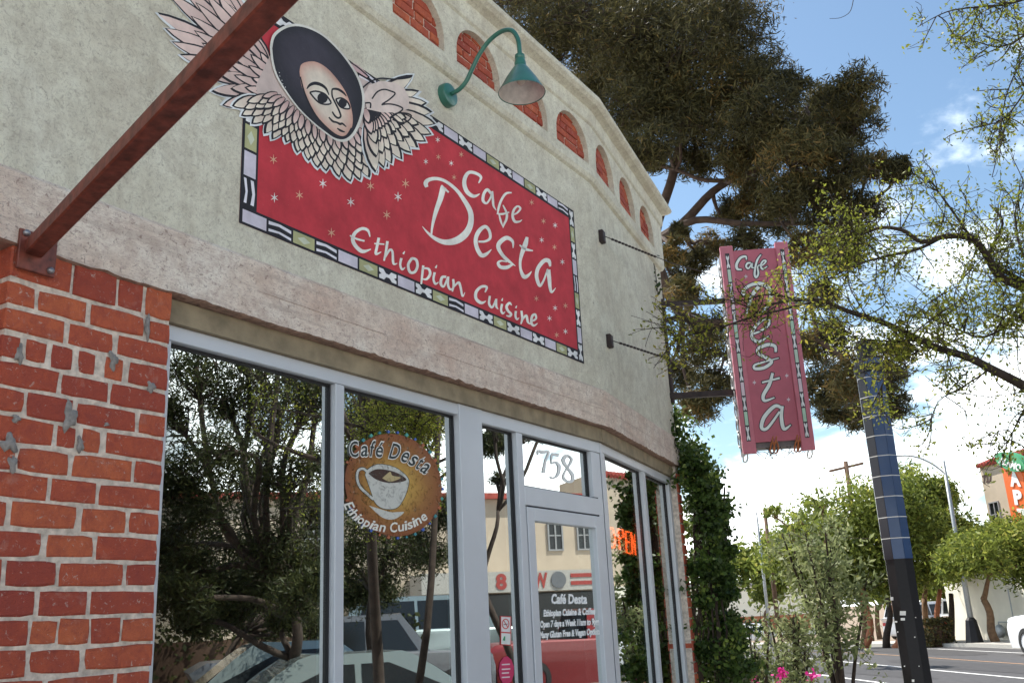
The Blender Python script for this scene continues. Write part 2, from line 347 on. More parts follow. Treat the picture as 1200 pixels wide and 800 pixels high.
# ------------------------------------------------------------------ ground, road, kerbs
def sheet(name, lats, als, m, dz, smoothfn=True):
    mb = MB(); nl = len(lats); 
    mb.add([ST(la, al, gz(al) + dz) for al in als for la in lats], [(j * nl + i, j * nl + i + 1, (j + 1) * nl + i + 1, (j + 1) * nl + i) for j in range(len(als) - 1) for i in range(nl - 1)])
    return tag(mb.build(name, m), kind='structure')
ALS = [-2500, -400, -120, -60, -30, 0, 20, 34, 50, 70, 90, 104, 150, 400, 2600]
sheet('ground', [-2500, -300, -60, 60, 300, 2500], ALS, 'dirt', -.012)
KN, KF = 6.2, 18.5
sheet('road', [KN, 12, KF], ALS[1:-1], 'asphalt', -.004 + .0)
for a, b, nm in ((-20, KN - .15, 'pavement'), (KF + .15, 21.6, 'pavement')):
    mb = MB()
    als = ALS[2:-2]
    for i in range(len(als) - 1):
        p = [ST(a, als[i], gz(als[i]) + .12), ST(b, als[i], gz(als[i]) + .12), ST(b, als[i + 1], gz(als[i + 1]) + .12), ST(a, als[i + 1], gz(als[i + 1]) + .12)]
        mb.poly(p)
    tag(mb.build(nm, 'concrete'), kind='structure')
for a, b in ((KN - .15, KN), (KF, KF + .15)):
    mb = MB(); als = ALS[2:-2]
    for i in range(len(als) - 1):
        g0, g1 = gz(als[i]), gz(als[i + 1])
        q = [ST(a, als[i], g0 - .1), ST(b, als[i], g0 - .1), ST(b, als[i], g0 + .125), ST(a, als[i], g0 + .125)]
        q2 = [ST(a, als[i + 1], g1 - .1), ST(b, als[i + 1], g1 - .1), ST(b, als[i + 1], g1 + .125), ST(a, als[i + 1], g1 + .125)]
        mb.add(q + q2, [(k, (k + 1) % 4, 4 + (k + 1) % 4, 4 + k) for k in range(4)])
    tag(mb.build('kerb', 'sill'), kind='structure')
for lat, w, m, dz in ((11.85, .12, 'paint_white', 0), (14.4, .10, 'paint_orange', 0), (9.2, .12, 'paint_white', 0), (17.2, .12, 'paint_white', 0)):
    sheet('road_marking', [lat - w / 2, lat + w / 2], ALS[2:-2], m, .002)
# darker tar patches worn into the lanes
for la, al, w, l in ((13.2, 24, .9, 5), (10.5, 28, .7, 7), (16, 33, 1.1, 4)):
    mb = MB(); n = 14; mb.poly([ST(la + w * math.cos(2 * math.pi * k / n) * random.uniform(.8, 1.1), al + l * math.sin(2 * math.pi * k / n), .0015) for k in range(n)]); tag(mb.build('tar_patch', 'tar'), kind='structure')

# ------------------------------------------------------------------ the cafe building
bld = thing('cafe_building', 'pale stucco corner cafe building with brick pier, arched brick niches and painted red wall sign', 'building', KP)
# wall path: left end, kink, corner, return
rt = Vector((math.sin(R(-62)), math.cos(R(-62)), 0)); rn = Vector((math.cos(R(-62)), -math.sin(R(-62)), 0))
SL = -4.0
def w3(u, o, z): return CP + rn * o + rt * u + UPZ * z
def pathpts(o):
    """xy corners of the wall path at offset o"""
    def isect(p, a, q, b):
        dd = a.x * b.y - a.y * b.x; t = ((q.x - p.x) * b.y - (q.y - p.y) * b.x) / dd; return p + a * t
    a = n1 * (o - D) + d1 * SL; k = isect(n1 * (o - D), d1, KP + n2 * o, d2)
    c = isect(KP + n2 * o, d2, CP + rn * o, rt); e = CP + rn * o + rt * 9
    return [a, k, c, e]
def sweep(mb, prof):
    P = [pathpts(o) for o, z in prof]
    for j in range(3):
        for i in range(len(prof) - 1):
            a, b = P[i][j], P[i][j + 1]; c, d = P[i + 1][j + 1], P[i + 1][j]
            mb.add([a + UPZ * prof[i][1], b + UPZ * prof[i][1], c + UPZ * prof[i + 1][1], d + UPZ * prof[i + 1][1]], [(0, 1, 2, 3)])
# stucco field
mb = MB(); sweep(mb, [(.012, 3.03), (0, 3.045), (0, 4.575)]); mb.build('stucco_wall', 'stucco', bld)
mb = MB(); sweep(mb, [(0, 4.56), (.022, 4.572), (.036, 4.60), (.036, 4.625)]); mb.build('ledge', 'stucco', bld, True, 60)
mb = MB(); sweep(mb, [(.036, 5.0), (.05, 5.012), (.055, 5.03), (.055, 5.115), (.075, 5.125), (.105, 5.135), (.130, 5.155), (.135, 5.18), (.125, 5.20), (.09, 5.212), (-.3, 5.215), (-.32, 4.6)]); mb.build('cornice', 'stucco', bld, True, 50)
# arcade band with arched openings
AW, ABASE, ASTR = .453, 4.672, .085
def arcade(fr, lo, hi, lefts, name):
    mb = MB(); o = .036; z0, z1 = 4.625, 5.0; N = 16
    def quad(a0, a1, za, zb): mb.add([fr(a0, o, za), fr(a1, o, za), fr(a1, o, zb), fr(a0, o, zb)], [(0, 1, 2, 3)])
    quad(lo, hi, z0, ABASE); x = lo
    for L in lefts:
        quad(x, L, ABASE, z1)
        xs = [L + AW * (1 - math.cos(math.pi * k / N)) / 2 for k in range(N + 1)]; zs = [ABASE + ASTR + (4.972 - ABASE - ASTR) * math.sin(math.pi * k / N) for k in range(N + 1)]
        for k in range(N): mb.add([fr(xs[k], o, zs[k]), fr(xs[k + 1], o, zs[k + 1]), fr(xs[k + 1], o, z1), fr(xs[k], o, z1)], [(0, 1, 2, 3)])
        x = L + AW
    quad(x, hi, ABASE, z1); return mb.build(name, 'stucco', bld)
lef1 = [3.943 + .574 * k for k in range(-9, 3)]
lef2 = [.085, .69, 1.30]
kx = lambda o, s=1: o * math.tan((A1 - A2) / 2) * s
arcade(w1, SL, 5.6 + .036 * math.tan((A1 - A2) / 2), lef1, 'arcade_wall'); arcade(w2, -.036 * math.tan((A1 - A2) / 2), UC + .03, lef2, 'arcade_wall')
mb = MB(); mb.box(w3, .12, 9, -.3, .036, 4.6, 5.02); mb.build('arcade_wall', 'stucco', bld)
def niche(fr, L, bricks=True):
    mb = MB(); N = 16; o0, o1 = -.012, .036
    xs = [L + AW * (1 - math.cos(math.pi * k / N)) / 2 for k in range(N + 1)]; zs = [ABASE + ASTR + (4.972 - ABASE - ASTR) * math.sin(math.pi * k / N) for k in range(N + 1)]
    pr = [(L, ABASE)] + list(zip(xs, zs)) + [(L + AW, ABASE), (L, ABASE)]
    for (a, z), (b, y) in zip(pr[:-1], pr[1:]): mb.add([fr(a, o1, z), fr(b, o1, y), fr(b, o0, y), fr(a, o0, z)], [(0, 1, 2, 3)])
    mb.mi = 1; mb.box(fr, L - .03, L + AW + .03, o0 - .03, o0, ABASE - .03, 5.0)
    nb = mb.build('niche', ['stucco', 'mortar'], bld)
    if not bricks: return
    r = 0; z = ABASE + .004
    while z < 4.965:
        zt = z + .047; zc_ = min(max(z, ABASE + ASTR), 4.97); k = (zc_ - ABASE - ASTR) / (4.972 - ABASE - ASTR); hw = AW / 2 * math.sqrt(max(0, 1 - k * k)) + .02
        c = L + AW / 2; x = L - .03 - (r % 2) * .085 + random.uniform(-.02, .02)
        while x < c + hw:
            x1 = x + random.choice((.165, .165, .08, .15)); a, b = max(x, c - hw), min(x1, c + hw)
            if b - a > .02:
                m = MB(); dz = (x - L) * .0; m.cham(fr, a + .004, b - .004, o0 - .01, o0 + random.uniform(.006, .014), z, zt, .003, .002); m.build('brick', 'brick', nb)
            x = x1 + .006
        z += .055; r += 1
for L in lef1: niche(w1, L, L > 2.6)
for L in lef2: niche(w2, L)
# concrete lintel with a broken lower edge
def lintel(fr, a0, a1, nm, end0=0, end1=0):
    mb = MB(); n = int((a1 - a0) / .03); xs = [a0 + (a1 - a0) * i / n for i in range(n + 1)]
    jag = [2.79 + .002 * math.sin(9 * x) + random.uniform(-.002, .003) + (random.uniform(.002, .008) if random.random() < .12 else 0) for x in xs]
    for i in range(n):
        a, b = xs[i], xs[i + 1]
        mb.mi = 0; mb.add([fr(a, .016, jag[i] + .004), fr(b, .016, jag[i + 1] + .004), fr(b, .014, 3.03), fr(a, .014, 3.03)], [(0, 1, 2, 3)])
        mb.mi = 1; mb.add([fr(a, .016, jag[i] + .004), fr(b, .016, jag[i + 1] + .004), fr(b, .004, jag[i + 1]), fr(a, .004, jag[i])], [(3, 2, 1, 0)])
        mb.add([fr(a, .004, jag[i]), fr(b, .004, jag[i + 1]), fr(b, -.2, 2.79), fr(a, -.2, 2.79)], [(3, 2, 1, 0)])
    mb.mi = 0; mb.add([fr(a0, .014, 3.03), fr(a1, .014, 3.03), fr(a1, 0, 3.045), fr(a0, 0, 3.045)], [(0, 1, 2, 3)])
    mb.build('lintel', ['old_concrete', 'rust_edge'], bld)
t_ = math.tan((A1 - A2) / 2) * .016
lintel(w1, SL, 5.6 + t_, 'a'); lintel(w2, -t_, UC + .02, 'b')
mb = MB(); mb.box(w3, .12, 9, -.2, .014, 2.79, 3.03); mb.build('lintel', 'old_concrete', bld)
# shallow board joints cast in the lintel: thin recessed lines
for fr, a, b, z in ((w1, 2.55, 3.3, 2.905), (w1, 3.7, 5.55, 2.90), (w2, .05, 1.9, 2.90)):
    mb = MB(); n = 30
    pts = [(a + (b - a) * i / n, z + .0012 * math.sin(i * .9)) for i in range(n + 1)]
    for (x, y), (x2, y2) in zip(pts[:-1], pts[1:]): mb.add([fr(x, .0175, y), fr(x2, .0175, y2), fr(x2, .0175, y2 + .0018), fr(x, .0175, y + .0018)], [(0, 1, 2, 3)])
    mb.build('joint_line', 'rust_edge', bld)
# tan head trim above the frames
mb = MB(); mb.box(w1, 2.13, 5.58, -.16, -.035, 2.701, 2.789); mb.build('head_trim', 'tan_trim', bld)
mb = MB(); mb.box(w2, -.02, 1.96, -.16, -.035, 2.701, 2.789); mb.build('head_trim', 'tan_trim', bld)

# brick pier
S0, S1 = 1.53, 2.13
mb = MB(); mb.box(w1, S0 + .006, S1 - .004, -.35, -.0045, .12, 2.795); pier = mb.build('brick_pier', 'mortar', bld)
crs = .0839; ROWS = [(140, 0, .37, [(45, 266), (274, 424), (431, 522), (528, 615)]), (270, 0, .33, [(20, 132), (144, 316), (330, 520), (540, 612)]), (355, 0, .29, [(5, 236), (250, 412), (426, 608)]), (450, 0, .25, [(-20, 80), (95, 172), (188, 265), (285, 350), (380, 445), (468, 605)]),
 (540, 0, .21, [(-60, 212), (225, 390), (403, 598)]), (620, 0, .19, [(-100, 85), (100, 265), (280, 492), (505, 588)]), (705, 0, .16, [(-60, 195), (207, 280), (298, 365), (386, 585)]), (50, 1, .13, [(-140, 55), (68, 250), (264, 475), (488, 578)]),
 (135, 1, .1, [(-40, 175), (187, 350), (362, 572)]), (222, 1, .08, [(-160, 27), (43, 275), (298, 455), (470, 563)]), (313, 1, .05, [(-60, 152), (170, 340), (350, 555)]), (410, 1, .03, [(-180, 8), (22, 203), (219, 445), (460, 552)]),
 (502, 1, .0, [(-70, 130), (140, 315), (330, 542)]), (598, 1, -.01, [(-10, 103), (113, 208), (216, 325), (331, 435), (443, 538)]), (690, 1, -.03, [(-90, 100), (112, 295), (310, 527)]), (780, 1, -.05, [(-60, 155), (170, 412), (424, 522)])]
p1i = on1(0)
for r in range(31):
    zt = 2.682 + crs * (1 - r) - .0065; zb = zt - crs + .0130; vis = r < 18
    if r == 0: zt = 2.80
    if r < 16:
        y0, pg, sl_, xs = ROWS[r]; lst = []
        for a, b in xs:
            a_, b_ = [p1i(x / 3.077, (540 if pg else 300) + (y0 - (590 - x) * sl_) / 3.077).dot(d1) for x in (a, b)]; a_ = max(a_, S0); lst.append((a_, min(b_, S1)))
        if lst[0][0] > S0 + .03: lst[0] = (S0, lst[0][1])
        elif len(lst) and lst[0][0] - S0 < .03: lst[0] = (S0, lst[0][1])
        lst[-1] = (lst[-1][0], S1)
    else:
        lst = []; x = S0 - (r % 2) * .1
        while x < S1 - .03:
            x2 = min(x + .195, S1); x2 = S1 if S1 - x2 < .04 else x2; lst.append((max(x, S0), x2)); x = x2 + .012
    for a, b in lst:
        if b - a < .025: continue
        m = MB(); m.cham(w1, a, b, -.10, random.uniform(-.001, .005), zb + random.uniform(-.003, .0025), zt + random.uniform(-.0025, .0025), .005, .0030, (3, 2, 3, 2) if b - a < .12 else (4, 2, 4, 2))
        if vis: m.build('brick', 'brick', pier)
        else:
            if 'rest' not in globals(): rest = MB()
            nb_ = len(rest.v); rest.v += m.v; rest.m += m.m; rest.c += m.c; rest.f += [tuple(q + nb_ for q in f) for f in m.f]
tag(rest.build('lower_bricks', 'brick', pier), kind='stuff')
# grey cement patches smeared on the bricks
f1 = on1(.008)
for cx_, cy_, a, b in ((12, 519, 8, 9), (16, 543, 4, 9), (83, 487, 7, 14), (134, 422, 4, 9), (178, 453, 4, 6), (24, 415, 3.5, 10), (20, 490, 4, 4), (126, 497, 2, 2), (174, 383, 2, 12), (95, 521, 3, 8)):
    n = 18; c = f1(cx_, cy_); ring = []
    for k in range(n):
        t = k * 2 * math.pi / n; u = 1 + .28 * math.sin(3 * t + cx_) + .2 * math.sin(5 * t + cy_) + random.uniform(-.12, .12); ring.append(f1(cx_ + a * math.cos(t) * u, cy_ + b * math.sin(t) * u))
    rim = [c + (p - c) * 1.15 - n1 * .008 for p in ring]; mb = MB()
    mb.add([c + n1 * .001] + ring + rim, [(0, 1 + k, 1 + (k + 1) % n) for k in range(n)] + [(1 + k, 1 + n + k, 1 + n + (k + 1) % n, 1 + (k + 1) % n) for k in range(n)])
    mb.build('cement_patch', 'patch_mortar', pier, True)
# set-back wall left of the pier, corner pier, base walls, shell
mb = MB(); mb.box(w1, SL, S0 + .004, -.35, -.13, .12, 2.788); mb.build('side_wall', 'brick', bld)
mb = MB(); mb.box(w2, 1.955, UC, -.35, -.012, .12, 2.79); cpier = mb.build('corner_pier', 'mortar', bld)
z = .14; r = 0
while z < 2.7:
    m = MB(); m.cham(w2, 1.957, UC - .002, -.08, random.uniform(-.004, .003), z, z + crs - .013, .004, .002); m.build('brick', 'brick', cpier) if z > .6 else None
    if z <= .6: (rest2 := globals().setdefault('rest2', MB())); rest2.v, rest2.f, rest2.m, rest2.c = rest2.v + m.v, rest2.f + [tuple(i + len(rest2.v) for i in f) for f in m.f], rest2.m + m.m, rest2.c + m.c
    z += crs
tag(rest2.build('lower_bricks', 'brick', cpier), kind='stuff')
mb = MB(); mb.box(w3, 0.13, 9, -.3, -.005, .12, 2.79); mb.build('side_wall', 'brick', bld)
mb = MB(); mb.box(w1, S1, 4.18, -.2, -.03, .12, .52); mb.box(w2, .0, 1.955, -.2, -.03, .12, .52); mb.build('base_wall', 'brick', bld)
mb = MB(); mb.box(w1, S1, 4.18, -.19, .0, .52, .56); mb.box(w2, .0, 1.955, -.19, .0, .52, .56); mb.build('sill', 'sill', bld)
# dark dining room behind the glass
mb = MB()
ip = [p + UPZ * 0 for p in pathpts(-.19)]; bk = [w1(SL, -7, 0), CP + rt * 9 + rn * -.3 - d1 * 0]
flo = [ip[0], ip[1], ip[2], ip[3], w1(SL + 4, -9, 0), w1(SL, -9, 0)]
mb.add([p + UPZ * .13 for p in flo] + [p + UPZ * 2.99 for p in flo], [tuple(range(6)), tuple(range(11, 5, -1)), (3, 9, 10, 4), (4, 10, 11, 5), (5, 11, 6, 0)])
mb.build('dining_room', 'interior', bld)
mb = MB(); mb.add([p + UPZ * 4.9 for p in flo], [tuple(range(6))]); mb.add([flo[0] + UPZ * 0, flo[5] + UPZ * 0, flo[5] + UPZ * 5, flo[0] + UPZ * 5, flo[4], flo[4] + UPZ * 5, flo[3], flo[3] + UPZ * 5], [(0, 1, 2, 3), (1, 4, 5, 2), (4, 6, 7, 5)]); mb.build('roof', 'concrete', bld)
mb = MB(); mb.box(w1, 2.45, 2.85, -2.6, -2.55, 2.18, 2.2); mb.box(w1, 3.5, 3.75, -2.9, -2.85, 2.3, 2.32); mb.build('ceiling_strip', 'warm_strip', bld)

# storefront frames and panes
FO, FB, GO = -.06, -.16, -.102
def bar(fr, a0, a1, z0, z1, name='frame_bar', o=FO, b=FB, m='aluminium'):
    mb = MB(); mb.cham(fr, a0, a1, b, o, z0, z1, .002, 0); return mb.build(name, m, bld)
def pane(fr, a0, a1, z0, z1, name='window_pane', o=GO):
    mb = MB(); mb.box(fr, a0 - .01, a1 + .01, o - .006, o, z0 - .01, z1 + .01); g = mb.build(name, 'window_glass', bld)
    mb = MB(); t = .009
    mb.box(fr, a0, a0 + t, o, o + .012, z0, z1); mb.box(fr, a1 - t, a1, o, o + .012, z0, z1); mb.box(fr, a0 + t, a1 - t, o, o + .011, z0, z0 + t); mb.box(fr, a0 + t, a1 - t, o, o + .011, z1 - t, z1)
    mb.build('gasket', 'gasket', g); return g
bar(w1, 2.13, 3.985, 2.642, 2.70, 'head_bar'); bar(w1, 4.195, 5.575, 2.63, 2.70, 'head_bar', o=FO + .002); bar(w2, .03, 1.955, 2.642, 2.70, 'head_bar')
bar(w1, 2.13, 2.185, .56, 2.640, 'jamb'); bar(w1, 3.060, 3.115, .56, 2.640, 'mullion'); bar(w1, 2.19, 3.055, .56, .62, 'bottom_rail', o=FO - .003); bar(w1, 3.12, 3.98, .56, .62, 'bottom_rail', o=FO - .003)
bar(w1, 3.985, 4.195, .13, 2.70, 'wide_post', o=FO + .006)
bar(w1, 4.548, 4.612, .13, 2.628, 'mullion'); bar(w1, 4.20, 4.545, .13, .25, 'bottom_rail', o=FO - .003)
bar(w1, 5.450, 5.512, 2.335, 2.628, 'mullion'); bar(w1, 4.614, 5.575, 2.225, 2.330, 'transom_bar', o=FO - .001)
bar(w1, 5.514, 5.577, .13, 2.628, 'door_jamb', o=FO - .003)
mb = MB(); mb.prism([w1(5.580, FO, .13), w1(5.70, -.22, .13), w2(-.12, -.22, .13), w2(.030, FO, .13), KP + (n1 + n2).normalized() * (FO * 1.0) + UPZ * .13], (0, 0, 2.57)); mb.build('corner_post', 'aluminium', bld)
bar(w2, .032, .085, .56, 2.640, 'jamb', o=FO - .002); bar(w2, 1.055, 1.125, .56, 2.640, 'mullion'); bar(w2, 1.885, 1.952, .56, 2.640, 'jamb')
bar(w2, .09, 1.05, .56, .62, 'bottom_rail', o=FO - .003); bar(w2, 1.13, 1.88, .56, .62, 'bottom_rail', o=FO - .003)
pane(w1, 2.187, 3.058, .62, 2.640); pane(w1, 3.117, 3.983, .62, 2.640); pane(w1, 4.197, 4.546, .25, 2.628); pane(w1, 4.614, 5.448, 2.332, 2.628); pane(w2, .087, 1.053, .62, 2.640); pane(w2, 1.127, 1.883, .62, 2.640)
# door leaf
mb = MB(); dz0, dz1, da, db = .14, 2.215, 4.622, 5.506
do = FO + .004
mb.cham(w1, da, da + .075, FB + .03, do, dz0, dz1, .003); mb.cham(w1, db - .065, db, FB + .03, do, dz0, dz1, .003); mb.cham(w1, da + .076, db - .066, FB + .03, do - .001, dz1 - .075, dz1, .003); mb.cham(w1, da + .076, db - .066, FB + .03, do - .001, dz0, dz0 + .22, .003)
door = mb.build('door', 'aluminium', bld)
mb = MB(); mb.box(w1, da + .07, db - .06, GO + .012, GO + .018, dz0 + .2, dz1 - .07); mb.build('door_glass', 'window_glass', door)
mb = MB(); mb.cham(w1, da + .01, da + .20, do + .002, do + .03, 1.00, 1.255, .006); mb.build('push_plate', 'aluminium', door)
mb = MB(); mb.box(w1, da - .006, da - .001, FB, FO - .012, dz0, dz1); mb.box(w1, db + .001, db + .006, FB, FO - .012, dz0, dz1); mb.box(w1, da, db, FB, FO - .012, dz1 + .001, 2.224); mb.box(w1, 5.5125, 5.5138, FB, FO - .004, .13, 2.63); mb.build('door_gap', 'seam', bld)

# ------------------------------------------------------------------ painted mural (flat paint on the stucco)
CR = (.84, .83, .76); RED = (.52, .040, .055); BLK = (.018, .018, .024); LAV = (.62, .58, .66); OLV = (.42, .42, .22)
MS0, MS1, MZ0, MZ1 = 2.425, 5.322, 3.172, 4.245
def flat(o): return on1(o)
mural = MB(); mural.col = RED; mural.add([w1(MS0, .0015, MZ0), w1(MS1, .0015, MZ0), w1(MS1, .0015, MZ1), w1(MS0, .0015, MZ1)], [(0, 1, 2, 3)]); mural = mural.build('painted_sign', 'mural_paint', bld)
# patterned border
mb = MB(); bw = .078
for a0, a1, z0, z1 in ((MS0, MS1, MZ0, MZ0 + bw), (MS0, MS1, MZ1 - bw, MZ1), (MS0, MS0 + bw + .012, MZ0 + bw, MZ1 - bw), (MS1 - bw, MS1, MZ0 + bw, MZ1 - bw)):
    mb.add([w1(a0, .0022, z0), w1(a1, .0022, z0), w1(a1, .0022, z1), w1(a0, .0022, z1)], [(0, 1, 2, 3)], BLK)
def cell(kind, mapf, a0, a1):
    """one border cell in 0..1 across the strip, a along it"""
    m = .012; x0, x1 = a0 + m * .5, a1 - m * .5; L = x1 - x0
    if kind in ('t', 'g'):
        c = LAV if kind == 't' else OLV
        P = [(x0, .1), (x1, .1), (x1, .88), (x0, .88)]; mb.add([mapf(x, y) for x, y in P], [(0, 1, 2, 3)], c)
        if kind == 'g':
            P = [(x0 + L * .5, .25), (x1 - L * .2, .5), (x0 + L * .5, .72), (x0 + L * .2, .5)]; mb.add([mapf(x, y, .0003) for x, y in P], [(0, 1, 2, 3)], (.58, .62, .48))
    elif kind == 'b':
        P = [(0, .12), (.28, .12), (.36, .36), (.62, .36), (.74, .14), (1, .14), (1, .36), (.86, .46), (1, .58), (1, .84), (.7, .84), (.58, .6), (.34, .62), (.24, .86), (0, .86), (0, .6), (.13, .48), (0, .36)]
        mid = mapf(x0 + L * .5, .49); P3 = [mapf(x0 + L * x, y) for x, y in P]; n = len(P3)
        mb.add([mid] + P3, [(0, 1 + i, 1 + (i + 1) % n) for i in range(n)], (.80, .80, .80))
    elif kind == 'w':
        for y0, y1 in ((.16, .34), (.6, .82)):
            P = [(0, y0), (.45, y0 + .1), (1, y0 - .04), (1, y1 - .05), (.5, y1 + .06), (0, y1)]
            mb.add([mapf(x0 + L * x, y) for x, y in P], [(0, 1, 4, 5), (1, 2, 3, 4)], (.76, .74, .80))
pat = 'twgwtgbtbgwtbgbtbtgbtgb'
def strip(mapf, a0, a1, n, k0=0):
    st = (a1 - a0) / n
    for i in range(n): cell(pat[(i + k0) % len(pat)], mapf, a0 + st * i, a0 + st * (i + 1))
strip(lambda a, y, e=0: w1(a, .0028 + e, MZ0 + .004 + y * bw * .9), MS0 + .01, MS1 - bw, 20)
strip(lambda a, y, e=0: w1(a, .0028 + e, MZ1 - bw + .008 + y * bw * .9), MS0 + .01, MS1 - bw, 20, 5)
strip(lambda a, y, e=0: w1(MS0 + .006 + y * (bw + .004), .0028 + e, a), MZ0 + .09, MZ1 - .01, 8, 3)
strip(lambda a, y, e=0: w1(MS1 - bw + .006 + y * bw * .85, .0028 + e, a), MZ0 + .01, MZ1 - .01, 9, 6)
mb.build('painted_border', 'mural_paint', mural)
# stars
TAN = (.75, .45, .30); WH = (.85, .82, .78)
fst = flat(.003)
for x, y, t in ((165, 128, 1), (323, 205, 0), (168, 250, 0), (248, 242, 1), (475, 213, 1), (412, 264, 0), (587, 205, 1), (563, 247, 0), (527, 305, 1), (350, 362, 1), (690, 65, 0), (652, 135, 0), (692, 120, 1), (765, 112, 1), (733, 140, 0), (742, 185, 1), (990, 265, 1), (1065, 338, 0), (1028, 325, 1), (1022, 385, 0), (1063, 408, 1), (1088, 455, 0), (1005, 572, 1), (1098, 595, 1), (1065, 602, 0), (1047, 635, 0), (1098, 677, 0), (1070, 688, 1)):
    X, Y = 260 + x / 2.727, 140 + y / 2.727; k = (.82 if x < 640 else .5); mb = MB()
    for dx, dy in ((0, 7), (5.2, 3.6), (-5.0, 3.0), (1.5, 6)):
        if k < .9 and dx == 1.5: continue
        stroke(mb, [(X - dx * k, Y - dy * k, .3), (X, Y, 1.7 * k), (X + dx * k, Y + dy * k, .3)], fst, c=TAN if t else WH, k=2)
    mb.build('painted_star', 'mural_paint', mural)
# lettering
def letters(name, strokes, ox, oy, sc, f, c, parent, mat, wadd=0, wmul=1):
    for nm, sts in strokes:
        mb = MB()
        for st in sts: stroke(mb, [(ox + p[0] / sc, oy + p[1] / sc, p[2] / sc) for p in st], f, wadd, wmul, c)
        mb.build(nm, mat, parent)
fl = flat(.0034)
CAFE = [('letter_c', [[(462, 198, 8), (478, 160, 18), (450, 135, 20), (400, 126, 22), (372, 160, 26), (367, 210, 28), (388, 260, 28), (430, 286, 22), (470, 270, 6)]]),
 ('letter_a', [[(545, 268, 16), (520, 242, 20), (497, 270, 20), (492, 315, 20), (515, 333, 14), (540, 300, 12), (550, 262, 12)], [(553, 252, 14), (558, 310, 16), (562, 350, 14), (580, 380, 4)]]),
 ('letter_f', [[(684, 262, 8), (645, 268, 16), (615, 310, 16), (597, 360, 16), (590, 400, 10)], [(625, 345, 8), (650, 400, 16), (648, 440, 16), (634, 470, 14), (625, 498, 4)], [(583, 402, 8), (620, 405, 14), (667, 393, 8)], [(598, 400, 8), (610, 450, 14), (625, 490, 6)]]),
 ('letter_e', [[(692, 410, 10), (720, 397, 12), (742, 368, 14), (722, 353, 12), (698, 378, 16), (690, 420, 18), (705, 455, 18), (735, 455, 12), (753, 443, 4)]])]
letters('cafe', CAFE, 480, 180, 5.714, fl, CR, mural, 'mural_paint')
letters('D', [('letter_d', [[(115, 225, 22), (108, 198, 30), (128, 176, 26), (180, 168, 22), (240, 186, 20), (310, 240, 22), (365, 312, 28), (403, 380, 34), (412, 440, 36), (398, 500, 42), (362, 550, 48), (305, 585, 46), (235, 593, 34), (170, 568, 24), (120, 528, 14), (85, 487, 3)], [(226, 226, 40), (207, 300, 36), (182, 370, 30), (162, 440, 22), (150, 500, 15), (145, 550, 12)], [(212, 214, 14), (262, 260, 12)]])], 480, 180, 5.714, fl, CR, mural, 'mural_paint')
ESTA = [('letter_e', [[(165, 265, 18), (230, 262, 22), (275, 230, 26), (265, 160, 28), (225, 125, 32), (170, 168, 40), (140, 240, 38), (150, 320, 38), (190, 390, 40), (235, 385, 32), (288, 338, 6)]]),
 ('letter_s', [[(490, 325, 8), (485, 262, 26), (430, 230, 38), (368, 270, 42), (352, 320, 38), (390, 390, 32), (440, 440, 30), (512, 493, 6)], [(485, 478, 20), (430, 507, 34), (372, 502, 32), (350, 465, 26), (380, 445, 16), (432, 455, 10)]]),
 ('letter_t', [[(622, 222, 26), (605, 290, 46), (575, 370, 38), (557, 450, 26), (562, 530, 26), (592, 593, 38), (630, 582, 28), (664, 543, 6)], [(550, 296, 10), (600, 333, 26), (640, 345, 22), (677, 350, 10)]]),
 ('letter_a', [[(838, 498, 18), (825, 447, 38), (780, 445, 38), (726, 510, 36), (710, 580, 34), (725, 650, 32), (745, 678, 24), (780, 620, 18), (815, 520, 14)], [(820, 528, 40), (830, 620, 36), (836, 690, 30), (852, 738, 22), (890, 698, 5)]])]
letters('esta', ESTA, 540, 250, 8, fl, CR, mural, 'mural_paint')
